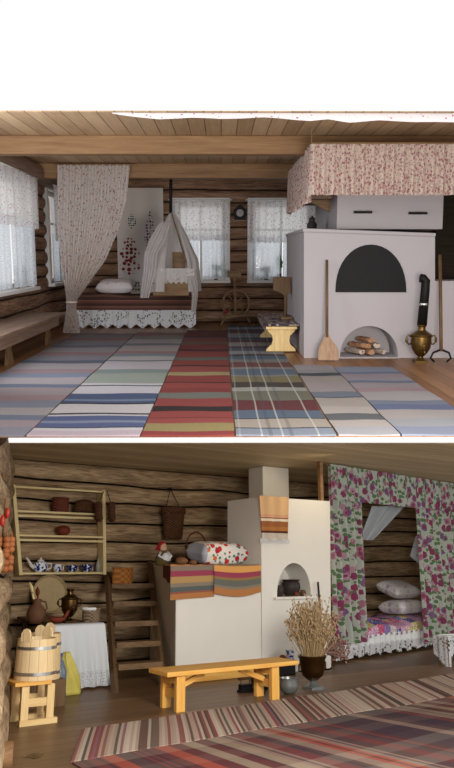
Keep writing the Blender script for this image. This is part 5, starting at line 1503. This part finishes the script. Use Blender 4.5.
cc = k.ramp(k.sep(v_.outputs[1])[0], [(0, 'c88ab0'), (.16, '5a5a98'), (.3, 'c8b87a'), (.42, 'd0a0c0'), (.55, '8a78b0'), (.66, 'c85a7a'), (.78, 'd8c8c8'), (.88, '7a5a80')], True)
vf = k.voro(uv, 34, rnd=1); cc = k.mix(k.math('LESS_THAN', vf.outputs[0], .35), cc, k.ramp(k.sep(vf.outputs[1])[1], [(0, 'e8d8e0'), (.4, '9a4a7a'), (.6, '5a8a5a'), (.8, '6a5aa0')], True))
quilt = k.fin(cc, .9)
zqt = onfront(390, 618).z
def qf(u, v):
    D_ = .12 + depb - .1; q = v * D_
    s = .12 + (bedL - .12) * u; w = .02 * math.sin(7 * u * 3) + .015 * math.sin(17 * u + 1)
    if q < .12: return bl_(s, .03, zq - .04 + q + w * .5)
    return in_room(bl_(s, .03, 0) + V((0, q - .12, 0)) + V((0, 0, zq + .08 + w + .10 * min(1, (q - .12) / .3))))
p = MB(); p.grid(qf, 60, 24, bedL, depb); t.part('quilt', p, quilt, mtt, smooth=True, solid=.02)
zl0 = onfront(390, 655).z
fr = lambda s, d, z: bl_(s, .04 + d, z)
p = sheet(B, fr, .0, bedL + .05, zq - .0, .06, 0, .02, 22, hem=.0, hemn=1, nu=240, nv=12)
p2 = MB()
upper = sheet(B, fr, .1, bedL + .05, zq, .20, 0, .02, 24, nu=240, nv=10); skt = t.part('bed_skirt', upper, M['white_cloth'], smooth=True)
low = sheet(B, fr, .1, bedL + .05, .225, .09, .004, .02, 24, hem=.06, hemn=13, nu=260, nv=12); t.part('lace_edge', low, M['bedlace'], skt)
pz = zq + .20
c1_ = onfront(402, 605); 
cp = in_room(bl_((c1_ - e0).dot(dirb), -.5, 0)); cp.z = pz + .13
angb = math.atan2(dirb.y, dirb.x)
qx = PB(403, 609, y=cp.y).x
pillow(B, V((qx, cp.y, PB(398, 607, y=cp.y).z)), .46, .24, .12, M['pillow'], 'faded rose pillow lying flat on the quilt, under the tilted one', rot=angb, group='pillows on the curtained bed')
zz1 = PB(402, 594, y=cp.y).z
pillow(B, V((PB(405, 596, y=cp.y).x, cp.y + .14, PB(401, 596, y=cp.y).z + .11)), .42, .24, .12, M['pillow'], 'faded rose pillow tilted upright on top of the other one', rot=angb, tilt=.35, group='pillows on the curtained bed')

# rod and curtains
zr = onfront(390, 472).z
zr = min(zr, ZB - .04)
def fcur(s, d, z): return bl_(s, d, z)
sl0, sl1 = sof(331, 560, .15), sof(366, 560, .15)
sr0, sr1 = sof(419, 560, .15), sof(458, 560, .15)
t = Thing(B, 'rose_curtain', bl_((sl0 + sl1) / 2, .12, .1), 'long rose-print curtain panel between the stove and the bed pillows', 'curtain', 'rose-print curtains around the bed')
zb_l = onfront(345, 644, .12).z
p = sheet(B, fcur, sl0, sl1 - .02, zr, max(.08, zb_l), .15, .055, 5, nu=100, nv=30, W=1.5); t.part('fabric', p, M['roses'], smooth=True)
t = Thing(B, 'rose_curtain', bl_((sr0 + sr1) / 2, .12, .1), 'long rose-print curtain panel at the foot of the bed beside the lace table', 'curtain', 'rose-print curtains around the bed')
zb_r = onfront(430, 641, .12).z
p = sheet(B, fcur, sr0, sr1 + .6, zr, zb_r, .15, .055, 9, nu=140, nv=30, W=1.5); t.part('fabric', p, M['roses'], smooth=True)
t = Thing(B, 'rose_valance', bl_(1.5, .2, zr), 'rose-print valance across the top of the curtained bed', 'valance')
zv_ = onfront(395, 506, .2).z
p = sheet(B, fcur, sof(331, 480, .23), sr1 + .7, zr + .02, zv_, .23, .03, 16, nu=260, nv=10, W=1.4); t.part('fabric', p, M['roses'], smooth=True)
p = MB(); p.tube([bl_(sl0 - .1, .19, zr + .01), bl_(sr1 + .8, .19, zr + .01)], .014, 8); t.part('curtain_rod', p, M['old'])
# net swag behind the curtain opening
na = onfront(365, 536, -.1); nb_ = onfront(402, 508, -.1)
def swg(u, v):
    a = onfront(360 + 12 * u, 540 - 0 * u, -.15); c = onfront(372 + 32 * u, 506, -.15)
    q = a + (c - a) * v; q.y += .02 * math.sin(10 * u); q = q + nb * (.03 * math.sin(12 * u)); return q
p = MB(); p.grid(swg, 24, 16, .5, .8)
solo(B, 'net_curtain', p, M['net'], 'pale see-through net swept up behind the rose valance', 'curtain', onfront(372, 525, -.15), smooth=True)
def swg2(u, v):
    a = onfront(414 + 12 * u, 558 - 8 * v, -.15); c = onfront(424 + 8 * u, 535, -.15)
    q = a + (c - a) * v; return q + nb * (.02 * math.sin(9 * u))
p = MB(); p.grid(lambda u, v: onfront(410 + (12 + 0 * v) * u + 6 * v * (1 - u), 556 - 20 * v + 10 * u * (1 - v), -.15), 12, 10, .3, .4)
solo(B, 'hanging_kerchief', p, m_floral('pale_kerchief', 'd8e0e6', ['8aa0b8', 'b8a0b0'], '9aa8a0', 12, .25, .15), 'pale kerchief hanging inside the bed next to the rose curtain', 'kerchief', onfront(420, 548, -.15), solid=.004)

# lace covered small table on the right
tq = zf(437, 668)
zt7 = PB(445, 637, y=tq.y).z
tx0 = PB(447, 640, y=tq.y).x
t = Thing(B, 'lace_table', V((tx0 + .4, tq.y, 0)), 'small dark table under a white lace cloth beside the curtained bed', 'table')
p = MB(); p.box(tx0, tx0 + .9, tq.y, tq.y + .2, zt7 - .05, zt7); t.part('tabletop', p, M['old'])
p = MB(); p.box(tx0 + .05, tx0 + .85, tq.y + .05, tq.y + .18, .12, zt7 - .05); t.part('chest_body', p, M['iron'])
for lx in (tx0 + .02, tx0 + .84):
    for ly in (tq.y + .03, tq.y + .15):
        p = MB(); p.box(lx, lx + .04, ly, ly + .04, 0, .12 if lx > tx0 + .5 else zt7 - .05); t.part('leg', p, M['old_z'])
t = Thing(B, 'lace_cloth', V((tx0 + .4, tq.y, zt7)), 'white lace cloth draped over the small dark table', 'tablecloth')
p = MB(); p.grid(lambda u, v: V((tx0 - .02 + .94 * u, tq.y - .02 + .24 * v, zt7 + .006)), 10, 6, .9, .5); t.part('top_fabric', p, M['white_cloth'], solid=.006)
def lc(u, v):
    hem = .22 + .05 * abs(math.sin(9 * PI * u)) + (.25 if u < .03 else 0)
    return V((tx0 - .02 + .94 * u, tq.y - .03 - .015 * math.sin(30 * u), zt7 + .006 - hem * v))
p = MB(); p.grid(lc, 80, 14, .9, .35); t.part('front_drop', p, M['bedlace'])
def lc2(u, v):
    return V((tx0 - .03 - .012 * math.sin(14 * u), tq.y - .02 + .24 * u, zt7 + .006 - (.45 - .2 * u) * v))
p = MB(); p.grid(lc2, 30, 14, .5, .4); t.part('side_drop', p, M['bedlace'])

# ---- rugs of room B
k = N('fine_striped_runner'); uv = k.coord(True); x, y, z = k.sep(uv)
q = k.math('MULTIPLY', x, 36.0); r1 = k.white(k.math('FLOOR', q)).outputs[0]
r2 = k.white(k.math('FLOOR', k.math('MULTIPLY', x, 9.0))).outputs[0]
c1 = k.ramp(r1, [(0, 'b8a090'), (.22, '5a4038'), (.36, 'c4b0a0'), (.5, '8a4a48'), (.6, 'b49a88'), (.72, '40423c'), (.8, 'c8b8a8'), (.92, '8a5e68')], True)
c1 = k.mix(k.math('MULTIPLY', r2, .35), c1, 'a08878')
n2 = k.noise(k.mapping(uv, (60, 120, 1)), 2, 2); c1 = k.mix(.35, c1, k.ramp(n2, [(.3, (.4, .4, .4)), (.7, (1, 1, 1))]), 'MULTIPLY')
k.bump(n2, .4, .004); M['runner'] = k.fin(c1, .95)
k = N('red_plaid_rug'); uv = k.coord(True); x, y, z = k.sep(uv)
rx_ = k.white(k.math('FLOOR', k.math('MULTIPLY', x, 8.5))).outputs[0]
rfx = k.white(k.math('FLOOR', k.math('MULTIPLY', x, 32.0))).outputs[0]
ca_ = k.ramp(rx_, [(0, '6c3436'), (.2, '332c3a'), (.36, '8c7468'), (.48, '5c2e30'), (.62, '94826e'), (.72, '4a3a3c'), (.86, 'a04a38')], True)
ca_ = k.mix(k.math('MULTIPLY', k.math('GREATER_THAN', rfx, .8), .7), ca_, '24222c')
ry_ = k.white(k.math('FLOOR', k.math('MULTIPLY', y, 5.0))).outputs[0]
cb_ = k.ramp(ry_, [(0, '6c4440'), (.25, '3c3844'), (.4, 'a89484'), (.6, '5a3438'), (.8, '86685c')], True)
cm = k.mix(.24, ca_, cb_)
n2 = k.noise(k.mapping(uv, (70, 70, 1)), 2, 2); cm = k.mix(.35, cm, k.ramp(n2, [(.3, (.4, .4, .4)), (.7, (1, 1, 1))]), 'MULTIPLY')
k.bump(n2, .4, .004); M['redplaid'] = k.fin(cm, .95)
def quadrug(name, a, b, c, d, mat, lab, z=.001, th=.010, grp=None):
    # a,b far edge left->right ; d,c near edge left->right
    W_ = (b - a).length; H_ = (d - a).length
    def f(u, v, zz=z + th):
        q = (a * (1 - u) + b * u) * (1 - v) + (d * (1 - u) + c * u) * v
        return V((q.x, q.y + .012 * math.sin(q.x * 5), zz + (.002 * math.sin(q.x * 4) if zz > z else 0)))
    mb = MB(); mb.grid(f, 80, 10, W_, H_)
    for v in (0, 1): mb.grid(lambda u, t_, v=v: f(u, v, z if t_ < .5 else z + th), 80, 1, W_, .001, uv0=(0, H_ * v))
    for u in (0, 1): mb.grid(lambda t_, v, u=u: f(u, v, z if t_ < .5 else z + th), 1, 10, .001, H_, uv0=(W_ * u, 0))
    return solo(B, name, mb, mat, lab, 'rug', (a + c) / 2, grp)
ra, rb_ = PB(83, 730, z=0), PB(470, 672, z=0)
rn0, rn1 = PB(70, 763, z=0), PB(512, 687, z=0)
quadrug('striped_runner', ra, rb_, rn1, rn0, M['runner'], 'long runner with fine beige, black and red stripes nearest the bench')
g0, g1 = PB(60, 763.6, z=0), PB(620, 664, z=0)
dn = (rn1 - rn0).normalized(); pn = V((dn.y, -dn.x, 0))
p0, p1 = rn0 + pn * .02, rn0 + dn * 8 + pn * .02
quadrug('plaid_rug', p0, p1, p1 + pn * 2.2 + dn * .8, p0 + pn * 2.2 - dn * .1, M['redplaid'], 'large red and brown plaid rug beside the fine striped runner')

# =================================================================== light, camera
def area(room, name, p, tgt, sx, sy, power, c):
    L = bpy.data.lights.new(name, 'AREA'); L.shape = 'RECTANGLE'; L.size = sx; L.size_y = sy; L.energy = power; L.color = c
    o = bpy.data.objects.new(name, L); col.objects.link(o)
    a = room.M @ V(p); b_ = room.M @ V(tgt)
    o.matrix_world = Matrix.Translation(a) @ (b_ - a).to_track_quat('-Z', 'Y').to_matrix().to_4x4()
    return o
day = (.86, .93, 1)
area(A, 'window_daylight', (XL + .3, 7.4, 1.7), (1.0, 14.5, 1.1), 1.6, 1.5, 95, day)  # unseen fill lamp added to lift the back of the upper room
area(B, 'room_light', (2.9, 1.6, 2.3), (5.2, 9, 1.1), 1.6, 1.2, 235, (1, .95, .87))  # unseen fill lamp added near the viewer to brighten the log walls
area(B, 'window_daylight', (11.5, 3.2, 2.0), (8.6, 9, .6), 1.2, 1.4, 80, (.95, 1, .95))  # second unseen fill, added on the bed side
def spot(room, name, p, tgt, power, ang, c, r=.05, blend=.5):
    L = bpy.data.lights.new(name, 'SPOT'); L.energy = power; L.color = c; L.spot_size = ang; L.spot_blend = blend; L.shadow_soft_size = r
    o = bpy.data.objects.new(name, L); col.objects.link(o)
    a = room.M @ V(p); b_ = room.M @ V(tgt)
    o.matrix_world = Matrix.Translation(a) @ (b_ - a).to_track_quat('-Z', 'Y').to_matrix().to_4x4()
spot(B, 'ceiling_spot', (xm + .9, yF - .75, ZB - .08), (xm + .5, yF, zhi - .1), 22, 1.9, (1, .80, .5))
spot(B, 'sunbeam', (11.8, 4.6, 2.5), PB(378, 662, z=0), 900, .07, (1, .95, .85), .02, .3)
scene.view_settings.view_transform = 'Standard'; scene.view_settings.look = 'None'; scene.view_settings.gamma = 1; scene.view_settings.use_curve_mapping = False
scene.view_settings.exposure = 0
w = bpy.data.worlds.new('overcast_sky'); scene.world = w; w.use_nodes = True
w.node_tree.nodes['Background'].inputs[0].default_value = (1, 1, 1, 1); w.node_tree.nodes['Background'].inputs[1].default_value = 1.02
cd_ = bpy.data.cameras.new('camera'); cam = bpy.data.objects.new('camera', cd_); col.objects.link(cam)
cam.location = CAM; cam.rotation_euler = (PI / 2, 0, 0)
cd_.sensor_fit = 'VERTICAL'; cd_.sensor_height = 36; cd_.lens = F / 768 * 36; cd_.clip_end = 200; cd_.clip_start = .05
scene.camera = cam
scene.cycles.use_denoising = True
scene.cycles.transparent_max_bounces = 24
scene.cycles.max_bounces = 8
